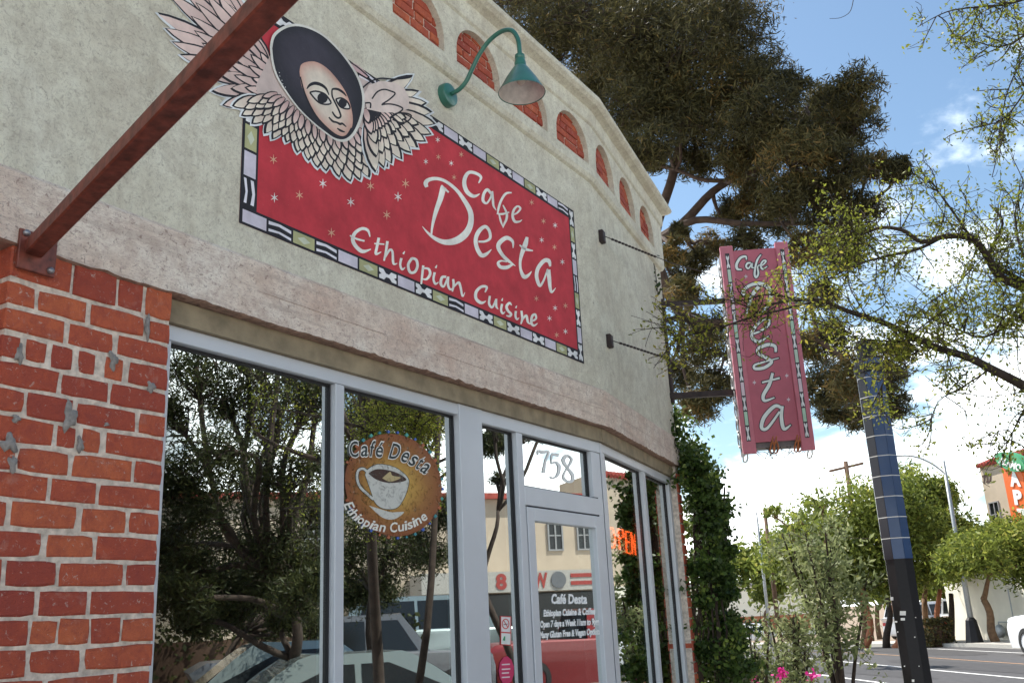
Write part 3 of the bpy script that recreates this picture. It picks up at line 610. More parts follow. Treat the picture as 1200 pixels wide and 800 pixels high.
EC = [('letter_e', [[(168, 138, 6), (155, 100, 16), (120, 90, 18), (80, 115, 20), (67, 155, 22), (87, 195, 22), (125, 223, 22), (174, 210, 5)], [(50, 130, 8), (90, 150, 12), (136, 162, 10)]]),
 ('letter_t', [[(220, 143, 16), (208, 200, 16), (203, 238, 15), (234, 226, 5)], [(193, 177, 8), (252, 181, 8)]]),
 ('letter_h', [[(270, 163, 16), (262, 220, 14), (250, 278, 11)], [(255, 262, 8), (283, 215, 14), (300, 227, 14), (305, 293, 14), (328, 293, 4)]]),
 ('letter_i', [[(352, 262, 15), (345, 300, 13), (356, 328, 13), (374, 316, 4)], [(372, 222, 4), (362, 238, 12)]]),
 ('letter_o', [[(415, 262, 16), (392, 300, 16), (402, 343, 16), (430, 343, 16), (446, 308, 16), (438, 272, 16), (412, 263, 14)]]),
 ('letter_p', [[(480, 305, 14), (474, 360, 14), (468, 415, 10)], [(475, 322, 8), (510, 325, 14), (520, 355, 16), (500, 385, 14), (472, 384, 6)]]),
 ('letter_i', [[(547, 345, 15), (540, 385, 13), (551, 413, 13), (570, 402, 4)], [(560, 303, 4), (552, 320, 12)]]),
 ('letter_a', [[(615, 372, 14), (590, 375, 16), (583, 412, 16), (600, 428, 12), (622, 378, 10)], [(626, 370, 13), (625, 420, 14), (638, 445, 12), (652, 438, 3)]]),
 ('letter_n', [[(655, 385, 14), (658, 420, 14), (650, 458, 9)], [(660, 430, 8), (686, 405, 14), (698, 430, 14), (710, 485, 11), (724, 462, 3)]]),
 ('letter_c', [[(842, 462, 8), (852, 432, 14), (820, 430, 16), (790, 460, 18), (790, 500, 18), (820, 524, 18), (848, 513, 4)]]),
 ('letter_u', [[(870, 483, 13), (866, 530, 14), (885, 550, 13), (903, 510, 9)], [(907, 500, 13), (908, 545, 13), (920, 560, 4)]]),
 ('letter_i', [[(942, 530, 14), (936, 565, 13), (946, 586, 12), (960, 574, 3)], [(946, 496, 4), (940, 512, 11)]]),
 ('letter_s', [[(998, 538, 6), (985, 525, 14), (968, 545, 16), (976, 570, 15), (995, 590, 14), (985, 602, 13), (966, 598, 6)]]),
 ('letter_i', [[(1023, 572, 14), (1020, 600, 13), (1029, 620, 12), (1042, 610, 3)], [(1028, 540, 4), (1022, 554, 11)]]),
 ('letter_n', [[(1055, 570, 13), (1060, 615, 14), (1052, 648, 8)], [(1060, 625, 8), (1083, 598, 14), (1093, 635, 13), (1108, 650, 3)]]),
 ('letter_e', [[(1115, 632, 10), (1140, 617, 12), (1136, 592, 13), (1118, 602, 15), (1113, 640, 15), (1128, 657, 13), (1150, 643, 4)]])]
letters('ec', EC, 400, 250, 5, fl, CR, mural, 'mural_paint')
# winged figure
eps = [.0042]
def nxt(): eps[0] += .000018; return eps[0]
def leafpoly(b, t, w, grow=0):
    b = np.array(b, float); t = np.array(t, float); d = t - b; L = np.hypot(*d); d = d / L; n = np.array([-d[1], d[0]]); b = b - d * grow * .3; L2 = L + grow * 1.9; w2_ = w / 2 + grow
    prof = [(0, .35), (.15, .7), (.35, .98), (.55, 1), (.75, .78), (.9, .42), (1, 0)]
    c1 = random.uniform(-.08, .08) * w
    return [b + d * L2 * x + n * (w2_ * y + c1 * x) for x, y in prof] + [b + d * L2 * x - n * (w2_ * y - c1 * x) for x, y in prof[-2::-1]]
def feather(mb, b, t, w, pink, out=1.75):
    o = nxt(); fm = flat(o); P = leafpoly(b, t, w, out); mb.add([fm(*p) for p in P], [tuple(range(len(P)))], BLK)
    o = nxt(); fm = flat(o); P = leafpoly(b, t, w, 0); n = len(P)
    base = (.50, .33, .31) if pink > .5 else (.58, .40, .36); tip = (.80, .63, .56) if pink > .75 else (.84, .78, .64)
    cs = [];
    for i in range(n):
        k = min(i, n - 1 - i) / (n / 2); k = max(0, min(1, k * 1.3 - .15)); cs.append(tuple(base[j] * (1 - k) + tip[j] * k for j in range(3)))
    mb.add([fm(*p) for p in P], [tuple(range(n))], cs)
def halo(mb, b, t, w):
    P = leafpoly(b, t, w, 3.4); fm = flat(nxt()); mb.add([fm(*p) for p in P], [tuple(range(len(P)))], (.74, .77, .78))
def wing(name, rows):
    mb = MB()
    for b, t, w, pk in rows[0]: halo(mb, b, t, w)
    for row in rows:
        for b, t, w, pk in row: feather(mb, b, t, w, pk)
    mb.build(name, 'mural_paint', mural)
def fan(tips, bases, w, pk=.3, jit=1.0):
    out = []; n = len(tips)
    for i, t in enumerate(tips):
        u = i / max(1, n - 1) * (len(bases) - 1); k = min(int(u), len(bases) - 2) if len(bases) > 1 else 0; fr_ = u - k
        b = bases[0] if len(bases) == 1 else (bases[k][0] * (1 - fr_) + bases[k + 1][0] * fr_, bases[k][1] * (1 - fr_) + bases[k + 1][1] * fr_)
        out.append((b, (t[0] + random.uniform(-jit, jit), t[1] + random.uniform(-jit, jit)), w * random.uniform(.85, 1.1), pk))
    return out
A_ = fan([(268, -14), (252, -30), (238, -36), (222, -34), (208, -24), (197, -8), (187, 17), (196, 34), (204, 50), (212, 65), (230, 82), (250, 106), (262, 122), (285, 128)], [(300, 50), (296, 70), (300, 90), (318, 118)], 15, .8)
B_ = fan([(283, 22), (270, 8), (256, -4), (242, -4), (230, 4), (226, 20), (230, 36), (238, 52), (246, 68), (258, 86), (272, 104)], [(308, 62), (304, 80), (312, 105)], 12, .8)
C_ = fan([(300, 42), (290, 34), (278, 34), (268, 42), (264, 56), (268, 72), (276, 88), (288, 104)], [(316, 75), (318, 92), (324, 112)], 9, .9)
D_ = fan([(306, 62), (296, 66), (292, 78), (296, 92), (304, 106)], [(322, 88), (328, 108)], 7, .9)
wing('painted_left_wing', [A_, B_, C_, D_])
mb = MB(); P = [(300, 100), (318, 62), (345, 40), (400, 80), (432, 96), (455, 110), (460, 140), (448, 172), (430, 188), (405, 190), (370, 176), (335, 150), (305, 130)]; f_ = flat(nxt()); mb.add([f_(375, 120)] + [f_(*p) for p in P], [(0, 1 + i, 1 + (i + 1) % len(P)) for i in range(len(P))], (.58, .47, .43)); mb.build('painted_ground', 'mural_paint', mural)
TIPS = [(274, 124), (284, 134), (296, 144), (311, 156), (321, 162), (336, 166), (349, 178), (361, 187), (373, 194), (382, 199), (396, 205), (410, 210), (421, 209), (431, 207), (441, 201), (452, 195)]
BAS = [(316, 112), (326, 122), (340, 136), (356, 148), (374, 158), (394, 166), (412, 166), (426, 158)]
def row(k, L, w, pk, half):
    """feathers whose tips sit k of the way from rim to neck, L picture units long"""
    n = len(TIPS); out = []
    for i in range(n - (1 if half else 0)):
        t = TIPS[i] if not half else ((TIPS[i][0] + TIPS[i + 1][0]) / 2, (TIPS[i][1] + TIPS[i + 1][1]) / 2)
        u = (i + (.5 if half else 0)) / (n - 1) * (len(BAS) - 1); j = min(int(u), len(BAS) - 2); f = u - j; b = (BAS[j][0] * (1 - f) + BAS[j + 1][0] * f, BAS[j][1] * (1 - f) + BAS[j + 1][1] * f)
        T = (t[0] + (b[0] - t[0]) * k, t[1] + (b[1] - t[1]) * k); d = (T[0] - b[0], T[1] - b[1]); m = math.hypot(*d) or 1; d = (t[0] - b[0], t[1] - b[1]); m = math.hypot(*d); B = (T[0] - d[0] / m * L, T[1] - d[1] / m * L)
        out.append((B, (T[0] + random.uniform(-1, 1), T[1] + random.uniform(-1, 1)), w * random.uniform(.85, 1.15), pk))
    return out
wing('painted_feather_collar', [row(0, 32, 10.5, .2, False), row(.20, 26, 9, .3, True), row(.42, 24, 8, .4, False), row(.62, 20, 6.5, .6, True), row(.82, 17, 5.5, .9, False)])
rt_ = [(482, 90), (489, 108), (498, 121), (504, 132), (508, 145), (504, 156), (497, 165), (488, 172), (480, 178), (470, 185), (458, 190), (449, 195), (440, 200)]
def rrow(k, L, w, pk, i0, c=(428, 128)):
    out = []
    for i in range(i0, len(rt_) - (1 if k else 0)):
        t = rt_[i] if k in (0, .42) else ((rt_[i][0] + rt_[i + 1][0]) / 2, (rt_[i][1] + rt_[i + 1][1]) / 2)
        T = (t[0] + (c[0] - t[0]) * k, t[1] + (c[1] - t[1]) * k); d = (t[0] - c[0], t[1] - c[1] + 4); m = math.hypot(*d); LL = min(L, m * (1 - k) * .98)
        out.append(((T[0] - d[0] / m * LL, T[1] - d[1] / m * LL), T, w * random.uniform(.9, 1.1), pk))
    return out
wing('painted_right_wing', [rrow(0, 60, 15, .45, 0), rrow(.22, 34, 11, .5, 4), rrow(.42, 30, 10, .6, 4), rrow(.60, 24, 8, .8, 4), rrow(.78, 16, 6, .9, 4)])
mb = MB(); blobP = [(426, 112), (432, 100), (446, 95), (462, 97), (474, 104), (480, 116), (478, 128), (466, 132), (448, 132), (430, 128)]
f_ = flat(nxt()); mb.add([f_(452, 114)] + [f_(*p) for p in blobP], [(0, 1 + i, 1 + (i + 1) % len(blobP)) for i in range(len(blobP))], (.72, .60, .54)); mb.build('painted_shoulder', 'mural_paint', mural)
mb = MB()
def swirl(pts, w=1.8): stroke(mb, [(x, y, w) for x, y in pts], flat(nxt()), c=BLK, k=5)
for q in (((424, 104), (434, 96), (446, 92), (462, 93), (480, 91), (481, 88)), ((436, 116), (442, 108), (450, 105), (458, 107), (463, 110), (456, 117), (448, 122)), ((447, 123), (456, 122), (466, 124), (472, 128), (464, 134), (457, 138)), ((457, 138), (465, 133), (476, 133), (482, 136), (478, 142), (470, 144), (460, 140)), ((428, 121), (434, 121), (434, 127))): swirl(q)
stroke(mb, [(406, 74, 5), (418, 80, 7), (431, 90, 3)], flat(nxt()), c=(.62, .42, .42), k=3); stroke(mb, [(404, 70, 1), (418, 78, 1.6), (433, 91, 1.6)], flat(nxt()), c=BLK, k=3)
mb.build('painted_swirls', 'mural_paint', mural)
def blob(mb, P, c_rim, c_mid, cm=None, shrink=None):
    f_ = flat(nxt()); P = [tuple(p) for p in catmull(P + [P[0]], 4)[:-1]]; cx_ = sum(p[0] for p in P) / len(P) if cm is None else cm[0]; cy_ = sum(p[1] for p in P) / len(P) if cm is None else cm[1]; n = len(P)
    mid = [(cx_ + (p[0] - cx_) * .62, cy_ + (p[1] - cy_) * .62) for p in P]
    mb.add([f_(cx_, cy_)] + [f_(*p) for p in mid] + [f_(*p) for p in P], [(0, 1 + i, 1 + (i + 1) % n) for i in range(n)] + [(1 + i, 1 + n + i, 1 + n + (i + 1) % n, 1 + (i + 1) % n) for i in range(n)], [c_mid] + [tuple((a * .75 + b * .25) for a, b in zip(c_mid, c_rim))] * n + [c_rim] * n)
H_ = [(319, 57), (322, 44), (332, 35), (346, 31), (362, 34), (379, 43), (396, 59), (410, 77), (419, 93), (424, 110), (424, 126), (420, 142), (413, 156), (404, 163), (393, 162), (381, 154), (366, 142), (350, 126), (336, 107), (326, 90), (321, 74)]
Hc = (371, 97); Hh = [(Hc[0] + (x - Hc[0]) * 1.055, Hc[1] + (y - Hc[1]) * 1.045) for x, y in H_]
mb = MB(); blob(mb, Hh, (.70, .68, .62), (.7, .68, .62)); blob(mb, H_, (.022, .023, .03), (.05, .045, .062), (352, 60))
# soft violet streaks of the hood
for x, y in ((327, 85), (327.5, 89), (330, 94), (331, 98), (334, 102)): stroke(mb, [(x, y, .8), (x + .8, y + .8, .8)], flat(nxt()), c=(.6, .6, .6), k=1)
FC = [(351, 84), (353, 76), (361, 72.5), (371, 73), (383, 80), (395, 93), (405, 108), (411, 124), (413.5, 140), (411.5, 152), (406, 159.5), (398, 160), (386, 153), (373, 140), (362, 122), (353.5, 101)]
blob(mb, FC, (.58, .33, .26), (.80, .74, .62), (377, 106))
fe = lambda pts, c=BLK, k=5: stroke(mb, pts, flat(nxt()), 0, 1.3, c=c, k=k)
fe([(359.5, 104.5, .8), (363, 100, 2.4), (369, 97.8, 3), (376, 99.5, 2.8), (382, 104, 2), (385.5, 111.5, .8)]); fe([(406, 113, .8), (402, 108.5, 2), (396, 104.8, 2.2), (390.5, 104.5, 1.8), (389, 106, 1.4)])
def eye(P, pc, pr):
    blob(mb, P, (.72, .68, .62), (.74, .7, .64)); fe([(x, y, 1.5) for x, y in P + [P[0]]], k=3)
    n = 14; f_ = flat(nxt()); mb.add([f_(pc[0] + pr[0] * math.cos(2 * math.pi * i / n), pc[1] + pr[1] * math.sin(2 * math.pi * i / n)) for i in range(n)], [tuple(range(n))], BLK)
eye([(363, 108.5), (370, 107), (379, 109.5), (384, 114), (388, 121), (382, 122.6), (375, 121), (369, 116)], (378, 115), (6.2, 6.3))
eye([(393.5, 116.5), (399, 115), (404, 117), (408, 121), (410, 127), (404.5, 127.6), (398, 124.5)], (401.5, 121), (5, 5.6))
fe([(389, 106, 1.4), (389.4, 113, 1.5), (393, 121, 1.5), (397, 129, 1.6), (399.3, 136, 1.7), (396.5, 138.5, 1.8), (392.5, 136, 1.6), (389.3, 131, 1.4)]); fe([(385.3, 137.5, 1.2), (390, 142.3, 1.9), (394.6, 143.6, 1.7), (398.6, 145.5, 2.2), (401.2, 145, 1.8), (405.8, 148.8, .8)]); fe([(395, 150.3, .8), (399.5, 153.3, 2), (404.3, 155, .8)])
fe([(352, 90, 1), (358, 112, 1.5), (370, 136, 2), (386, 153.5, 2.6), (398, 161, 2.8), (406.5, 159.5, 2.4), (412, 150, 1.4)])
mb.build('painted_face', 'mural_paint', mural)

# ------------------------------------------------------------------ writing on the glass
gl1 = on1(GO + .003)
TH = thing('window_decal', 'round painted window decal with a coffee cup and arched cafe name', 'window decal', on1(GO + .003)(462, 568))
mb = MB(); cx_, cy_, rx, ry = 461, 568, 59, 63
n = 40
def disc(rxx, ryy, o, ca, cb=None, wob=0):
    f_ = on1(GO + o); ring = [(cx_ + rxx * math.cos(2 * math.pi * i / n) * (1 + random.uniform(-wob, wob)), cy_ + ryy * math.sin(2 * math.pi * i / n) * (1 + random.uniform(-wob, wob)) + .08 * rxx * math.cos(2 * math.pi * i / n)) for i in range(n)]
    ring = [(max(403.6 + (y - 500) * .004, x), y) for x, y in ring]
    mb.add([f_(cx_, cy_)] + [f_(*p) for p in ring], [(0, 1 + i, 1 + (i + 1) % n) for i in range(n)], [cb or ca] + [ca] * n)
disc(57, 60, .003, (.24, .07, .02), (.5, .28, .05)); disc(38, 38, .0036, (.34, .15, .03), (.75, .5, .10), .06)
mb.build('disc', 'decal_paint', TH)
mb = MB(); f_ = on1(GO + .0042)
for i in range(34):
    a = 2 * math.pi * i / 34; x, y = cx_ + 58 * math.cos(a), cy_ + 62 * math.sin(a) + .08 * 58 * math.cos(a)
    if x < 406: continue
    c = random.choice(((.05, .25, .28), (.05, .12, .45), (.4, .12, .05), (.08, .35, .3))); w = random.uniform(1.4, 2.6)
    mb.add([f_(x - w, y), f_(x, y - w * 1.2), f_(x + w, y), f_(x, y + w)], [(0, 1, 2, 3)], c)
tag(mb.build('border_dots', 'print', TH), kind='stuff')
mb = MB(); Z3 = lambda x, y: (380 + x / 5, 480 + y / 5); f_ = on1(GO + .0046)
def blobg(P, c, f__, cm=None):
    P = [tuple(p) for p in catmull(P + [P[0]], 4)[:-1]]; cx0 = sum(p[0] for p in P) / len(P); cy0 = sum(p[1] for p in P) / len(P); n = len(P)
    mb.add([f__(*Z3(cx0, cy0))] + [f__(*Z3(*p)) for p in P], [(0, 1 + i, 1 + (i + 1) % n) for i in range(n)], c)
WC = (.60, .60, .55)
cup = [(240, 380), (255, 350), (300, 322), (360, 322), (430, 345), (490, 400), (490, 455), (460, 530), (420, 575), (350, 578), (300, 545), (275, 480)]
blobg([(c[0] + (c[0] - 370) * .03, c[1] + (c[1] - 440) * .03) for c in cup], (.03, .04, .03), f_); f_ = on1(GO + .005); blobg(cup, WC, f_)
f_ = on1(GO + .0054); blobg([(258, 372), (300, 348), (360, 350), (430, 370), (482, 408), (430, 425), (360, 425), (300, 405)], (.05, .02, .012), f_)
blobg([(340, 400), (385, 362), (400, 385), (450, 395), (420, 412), (380, 420)], (.5, .4, .2), on1(GO + .0058))
blobg([(262, 560), (320, 578), (400, 600), (468, 598), (410, 640), (340, 630)], WC, on1(GO + .005))
for w, c, o in ((22, (.03, .04, .03), .0048), (14, WC, .0052)):
    stroke(mb, [(380 + x / 5, 480 + y / 5, w / 5) for x, y in ((262, 372), (230, 345), (200, 355), (192, 400), (210, 450), (250, 490), (290, 525))], on1(GO + o), c=c)
mb.build('cup', 'decal_paint', TH)
mb = MB(); p1_ = [(409, 536), (425, 534), (445, 535), (465, 538), (482, 545), (499, 556)]
arc_text(mb, 'Café Desta', p1_, 19, on1(GO + .0062), bold=.055, c=(.80, .80, .76), grow=.05); arc_text(mb, 'Café Desta', p1_, 18.6, on1(GO + .0066), bold=.012, c=(.02, .03, .03), grow=-.02)
mb.build('name_lettering', 'print', TH); mb = MB()
p2_ = [(402, 590), (409, 603), (421, 613), (440, 621), (462, 623), (484, 618), (502, 607)]
arc_text(mb, 'Ethiopian Cuisine', p2_, 11.5, on1(GO + .0062), bold=.02, c=(.80, .78, .70))
mb.build('arched_lettering', 'print', TH)
# 758 above the door
mb = MB(); f_ = on1(GO + .003)
def sw(pts, ox=540, oy=460, sc=4): stroke(mb, [(ox + x / sc, oy + y / sc, w / sc) for x, y, w in pts], f_, c=(.85, .86, .84), k=5)
sw([(362, 290, 6), (364, 272, 10), (385, 278, 14), (412, 278, 10), (398, 320, 10), (388, 375, 16)])
sw([(460, 292, 14), (428, 286, 10)]); sw([(428, 288, 8), (426, 330, 6), (445, 325, 10), (462, 345, 16), (455, 385, 14), (432, 400, 8), (420, 392, 10)])
sw([(515, 300, 8), (495, 296, 14), (482, 318, 16), (500, 350, 12), (525, 385, 16), (522, 412, 14), (500, 415, 12), (482, 395, 12), (492, 365, 8), (512, 335, 10), (520, 310, 12), (505, 298, 6)])
tag(mb.build('address_numbers', 'print'), 'white number 758 on the transom glass above the door', 'house number')
# lines on the door glass
mb = MB(); f_ = on1(GO + .0215); W = (.92, .92, .90)
text(mb, 'Café Desta', (646, 706.5), (688, 706.5), 11, f_, .04, W, up=(.02, -1)); text(mb, 'Ethiopian Cuisine & Coffee', (637, 721.5), (697.5, 719), 7.4, f_, .05, W, up=(.03, -1))
text(mb, 'Open 7 days a Week 11am to 9pm', (633, 734.5), (702, 731), 7.4, f_, .05, W, up=(.03, -1)); text(mb, 'Many Gluten Free & Vegan Options', (632.5, 747), (704, 742.5), 7.4, f_, .05, W, up=(.04, -1))
tag(mb.build('door_lettering', 'print'), 'white lettering with cafe name and opening hours on the glass door', 'door lettering')
# stickers on the side light
st_ = thing('no_smoking_sticker', 'white and red no smoking sticker on the narrow glass beside the door', 'sticker', on1(GO)(592, 738))
mb = MB(); f_ = on1(GO + .003); mb.col = (.62, .05, .05)
q4 = lambda f__, a, b, c, d, cc_: mb.add([f__(a, b), f__(c, b + .8), f__(c, d + .8), f__(a, d)], [(0, 1, 2, 3)], cc_)
q4(f_, 586.5, 721, 599, 755, (.6, .05, .05)); f_ = on1(GO + .0034); q4(f_, 587.4, 722, 598, 739.5, (.78, .75, .74)); q4(f_, 587.4, 741, 598.2, 754, (.76, .78, .74))
f_ = on1(GO + .0038); stroke(mb, [(592.5 + 3.9 * math.cos(a), 730.5 + 5.6 * math.sin(a), 1.1) for a in [i * math.pi / 6 for i in range(13)]], f_, c=(.6, .04, .04), k=2); stroke(mb, [(590, 726, 1), (595.3, 735, 1)], f_, c=(.6, .04, .04), k=1); stroke(mb, [(590, 731.5, .8), (595, 730.5, .8)], f_, c=BLK, k=1); stroke(mb, [(590.5, 750, 3), (591.5, 745, 1.4)], f_, c=(.02, .3, .12), k=2)
mb.build('print', 'print', st_)
mb = MB(); f_ = on1(GO + .003); n = 22; P = [(593.5 + 8.6 * (1 + .06 * (i % 2)) * math.cos(2 * math.pi * i / n), 785 + 16 * (1 + .05 * (i % 2)) * math.sin(2 * math.pi * i / n)) for i in range(n)]
mb.add([f_(*p) for p in P], [tuple(range(n))], (.60, .03, .12)); f_ = on1(GO + .0034)
for y in (778, 783.5, 788, 793): stroke(mb, [(588, y + .2, 1.5), (598.5 - (y % 3), y - .4, 1.5)], f_, c=(.8, .7, .7), k=1)
tag(mb.build('round_sticker', 'print'), 'round crimson sticker low on the narrow glass beside the door', 'sticker')
# neon OPEN sign
ne = thing('open_sign', 'red neon OPEN sign glowing behind the glass right of the door', 'neon sign', w2(.45, -.25, 1.98))
f_ = lambda x, y: hit(x, y, KP + n2 * -.24, n2)
mb = MB(); mb.prism([f_(708, 612), f_(746.5, 622), f_(747.5, 653), f_(710, 647)], n2 * -.04); mb.build('back_box', 'neon_box', ne)
mb = MB(); f_ = lambda x, y: hit(x, y, KP + n2 * -.225, n2)
def ntube(pts): mb.tube([f_(*p) for p in pts], .0075, 6)
ntube([(712, 619), (718, 618), (721, 630), (720, 641), (714, 641), (711, 630), (712, 619)]); ntube([(726.5, 644), (724.5, 619), (729.5, 620), (731, 628), (726, 631)]); ntube([(737, 623), (733.3, 622), (734.5, 647), (738.5, 648)]); ntube([(734, 634), (737.6, 635)]); ntube([(741.2, 648.5), (739.6, 624), (745.2, 649.5), (744, 625.5)])
mb.build('neon_tube', 'neon_red', ne, True)
ntb = MB(); mb = ntb; ntube([(709.5, 614), (745.8, 623.3), (746.8, 652), (711, 646.5), (709.5, 614)]); mb.build('border_tube', 'neon_box', ne, True)

# ------------------------------------------------------------------ lamp, beam, anchors
lp = thing('gooseneck_lamp', 'green enamel gooseneck wall lamp with wide cone shade above the painted sign', 'wall lamp', w1(3.866, 0, 4.425))
mb = MB(); mb.lathe([(0, .045), (.05, .045), (.064, .04), (.068, .03), (.068, 0)], w1(3.866, 0, 4.425), n1, 28); mb.build('wall_plate', 'green_enamel', lp, True, 40)
pts = [(0.045, 4.425), (.10, 4.435), (.15, 4.47), (.19, 4.53), (.24, 4.60), (.31, 4.66), (.39, 4.685), (.455, 4.665), (.49, 4.60), (.497, 4.53), (.497, 4.48)]
mb = MB(); mb.tube([w1(3.866, p[0], p[1]) for p in catmull(pts, 4)], .0125, 12); mb.build('arm', 'green_enamel', lp, True)
ax = w1(3.866, .497, 0)
mb = MB(); mb.lathe([(.0135, 4.50), (.026, 4.495), (.028, 4.475), (.025, 4.47), (.031, 4.45), (.032, 4.425), (.038, 4.42), (.046, 4.408), (.085, 4.345), (.110, 4.298), (.124, 4.272), (.1255, 4.268), (.122, 4.270)], ax, (0, 0, 1), 36); shd = mb.build('shade', 'green_enamel', lp, True, 45)
mb = MB(); mb.lathe([(.1215, 4.271), (.108, 4.296), (.083, 4.342), (.042, 4.404), (.02, 4.41), (0, 4.41)], ax, (0, 0, 1), 36); mb.build('shade_lining', 'lamp_inside', shd, True)
mb = MB(); mb.lathe([(0, 4.315), (.012, 4.317), (.022, 4.33), (.026, 4.348), (.022, 4.365), (.014, 4.385), (.013, 4.408)], ax, (0, 0, 1), 18); mb.build('bulb', 'bulb_glass', shd, True)
# steel beam reaching out over the pavement
bm = thing('steel_beam', 'rust brown steel beam reaching out from the wall above the brick pier', 'beam', w1(1.585, 0, 2.79))
b0 = w1(1.592, .0, 2.790); b1 = w1(1.592 - (1.592 - 1.158) * 1.5, 1.5 * 1.5, 2.815)
bd = (b1 - b0).normalized(); bs = bd.cross(UPZ).normalized(); bu = bs.cross(bd)
mb = MB(); hw, hh_ = .028, .024; q = [(-hw, -hh_), (hw, -hh_), (hw, hh_), (-hw, hh_)]; c8 = []
for i in range(4):
    x, y = q[i]; sx_, sy_ = (x > 0) * 2 - 1, (y > 0) * 2 - 1; e = .004
    c8 += [(x - sx_ * e, y), (x, y - sy_ * e)] if i in (1, 3) else [(x, y - sy_ * e), (x - sx_ * e, y)]
st0 = b0 - bd * .02
mb.prism([st0 + bs * x + bu * y for x, y in c8], (b1 - st0)); mb.build('tube', 'brown_steel', bm)
mb = MB(); mb.cham(w1, 1.535, 1.66, .016, .028, 2.715, 2.845, .002); pl = mb.build('wall_plate', 'brown_steel', bm)
for s_, z_ in ((1.552, 2.832), (1.642, 2.733)):
    mb = MB(); mb.lathe([(0, .014), (.007, .013), (.011, .008), (.011, 0)], w1(s_, .028, z_), n1, 10); mb.build('bolt', 'bolt', pl, True)

# ------------------------------------------------------------------ projecting sign on the corner
SR = 8.15
sp0 = atR(858, 410, SR); sdir = Vector((math.sin(R(95)), math.cos(R(95)), 0)); snn = Vector((math.cos(R(95)), -math.sin(R(95)), 0))
snn = Vector((-sdir.y * -1, sdir.x * -1, 0)) if False else Vector((sdir.y, -sdir.x, 0))
if snn.dot(EYE - sp0) < 0: snn = -snn
def sg(a, o, z): return Vector((sp0.x, sp0.y, 0)) + sdir * a + snn * o + UPZ * z
def onS(o): return lambda x, y: hit(x, y, Vector((sp0.x, sp0.y, 0)) + snn * o, snn)
fS = onS(0)
def s_co(p): return ((p - Vector((sp0.x, sp0.y, 0))).dot(sdir), p.z)
LT, RT_, LB, RB = s_co(fS(841, 288)), s_co(fS(920, 284)), s_co(fS(874, 530)), s_co(fS(959, 527))
SA0 = (LT[0] + LB[0]) / 2; SA1 = (RT_[0] + RB[0]) / 2; SZ1 = (LT[1] + RT_[1]) / 2; SZ0 = (LB[1] + RB[1]) / 2; SW = SA1 - SA0
sn = thing('hanging_sign', 'tall pink vertical cafe sign with white script letters hung off the corner', 'sign', sg(SA0 + SW / 2, -.1, SZ0))
PINK = (.46, .105, .145); PK2 = (.53, .15, .195)
rw = SW * .185
mb = MB(); mb.col = PINK; mb.box(sg, SA0 + rw * .9, SA1 - rw * .9, -.03, -.018, SZ0 + .09, SZ1 - .045); pn = mb.build('panel', 'sign_paint', sn)
for a0, a1 in ((SA0, SA0 + rw), (SA1 - rw, SA1)):
    mb = MB(); mb.col = PK2; mb.cham(sg, a0, a1, -.05, 0, SZ0, SZ1, .004); rl = mb.build('rail', 'sign_paint', sn)
    mb = MB(); c = (a0 + a1) / 2; w_ = rw * .17
    mb.add([sg(c - w_, .0015, SZ0 + .10), sg(c + w_, .0015, SZ0 + .10), sg(c + w_, .0015, SZ1 - .07), sg(c - w_, .0015, SZ1 - .07)], [(0, 1, 2, 3)], (.03, .025, .03))
    n_ = 13; L_ = SZ1 - SZ0 - .19; hgt = L_ / n_
    for i in range(n_):
        z0 = SZ0 + .108 + i * hgt; z1 = z0 + hgt - .012; ww = w_ * .72
        if i % 2 == 1:
            cc_ = ((.42, .60, .46), (.68, .55, .60), (.5, .62, .5))[(i // 2) % 3]; mb.add([sg(c - ww, .002, z0), sg(c + ww, .002, z0), sg(c + ww, .002, z1), sg(c - ww, .002, z1)], [(0, 1, 2, 3)], cc_)
        else:
            P = [(-1, 0), (-.3, .02), (-.1, .2), (.3, .03), (1, 0), (1, .2), (.45, .34), (.4, .66), (1, .8), (1, 1), (.3, .97), (0, .82), (-.3, .98), (-1, 1), (-1, .8), (-.45, .66), (-.4, .34), (-1, .2)]
            mb.add([sg(c, .002, (z0 + z1) / 2)] + [sg(c + ww * x, .002, z0 + (z1 - z0) * y) for x, y in P], [(0, 1 + k, 1 + (k + 1) % len(P)) for k in range(len(P))], (.74, .74, .74))
    mb.build('painted_strip', 'sign_paint', rl)
mb = MB(); mb.box(sg, SA0 + .03, SA1 - .03, -.21, -.052, SZ0 + .05, SZ1 - .06); bx_ = mb.build('cabinet', 'sign_side', sn)
mb = MB(); mb.box(sg, SA0 + .005, SA0 + .028, -.2, -.06, SZ0 + .0, SZ1 - .04); mb.build('cabinet_side', 'sign_side', sn)
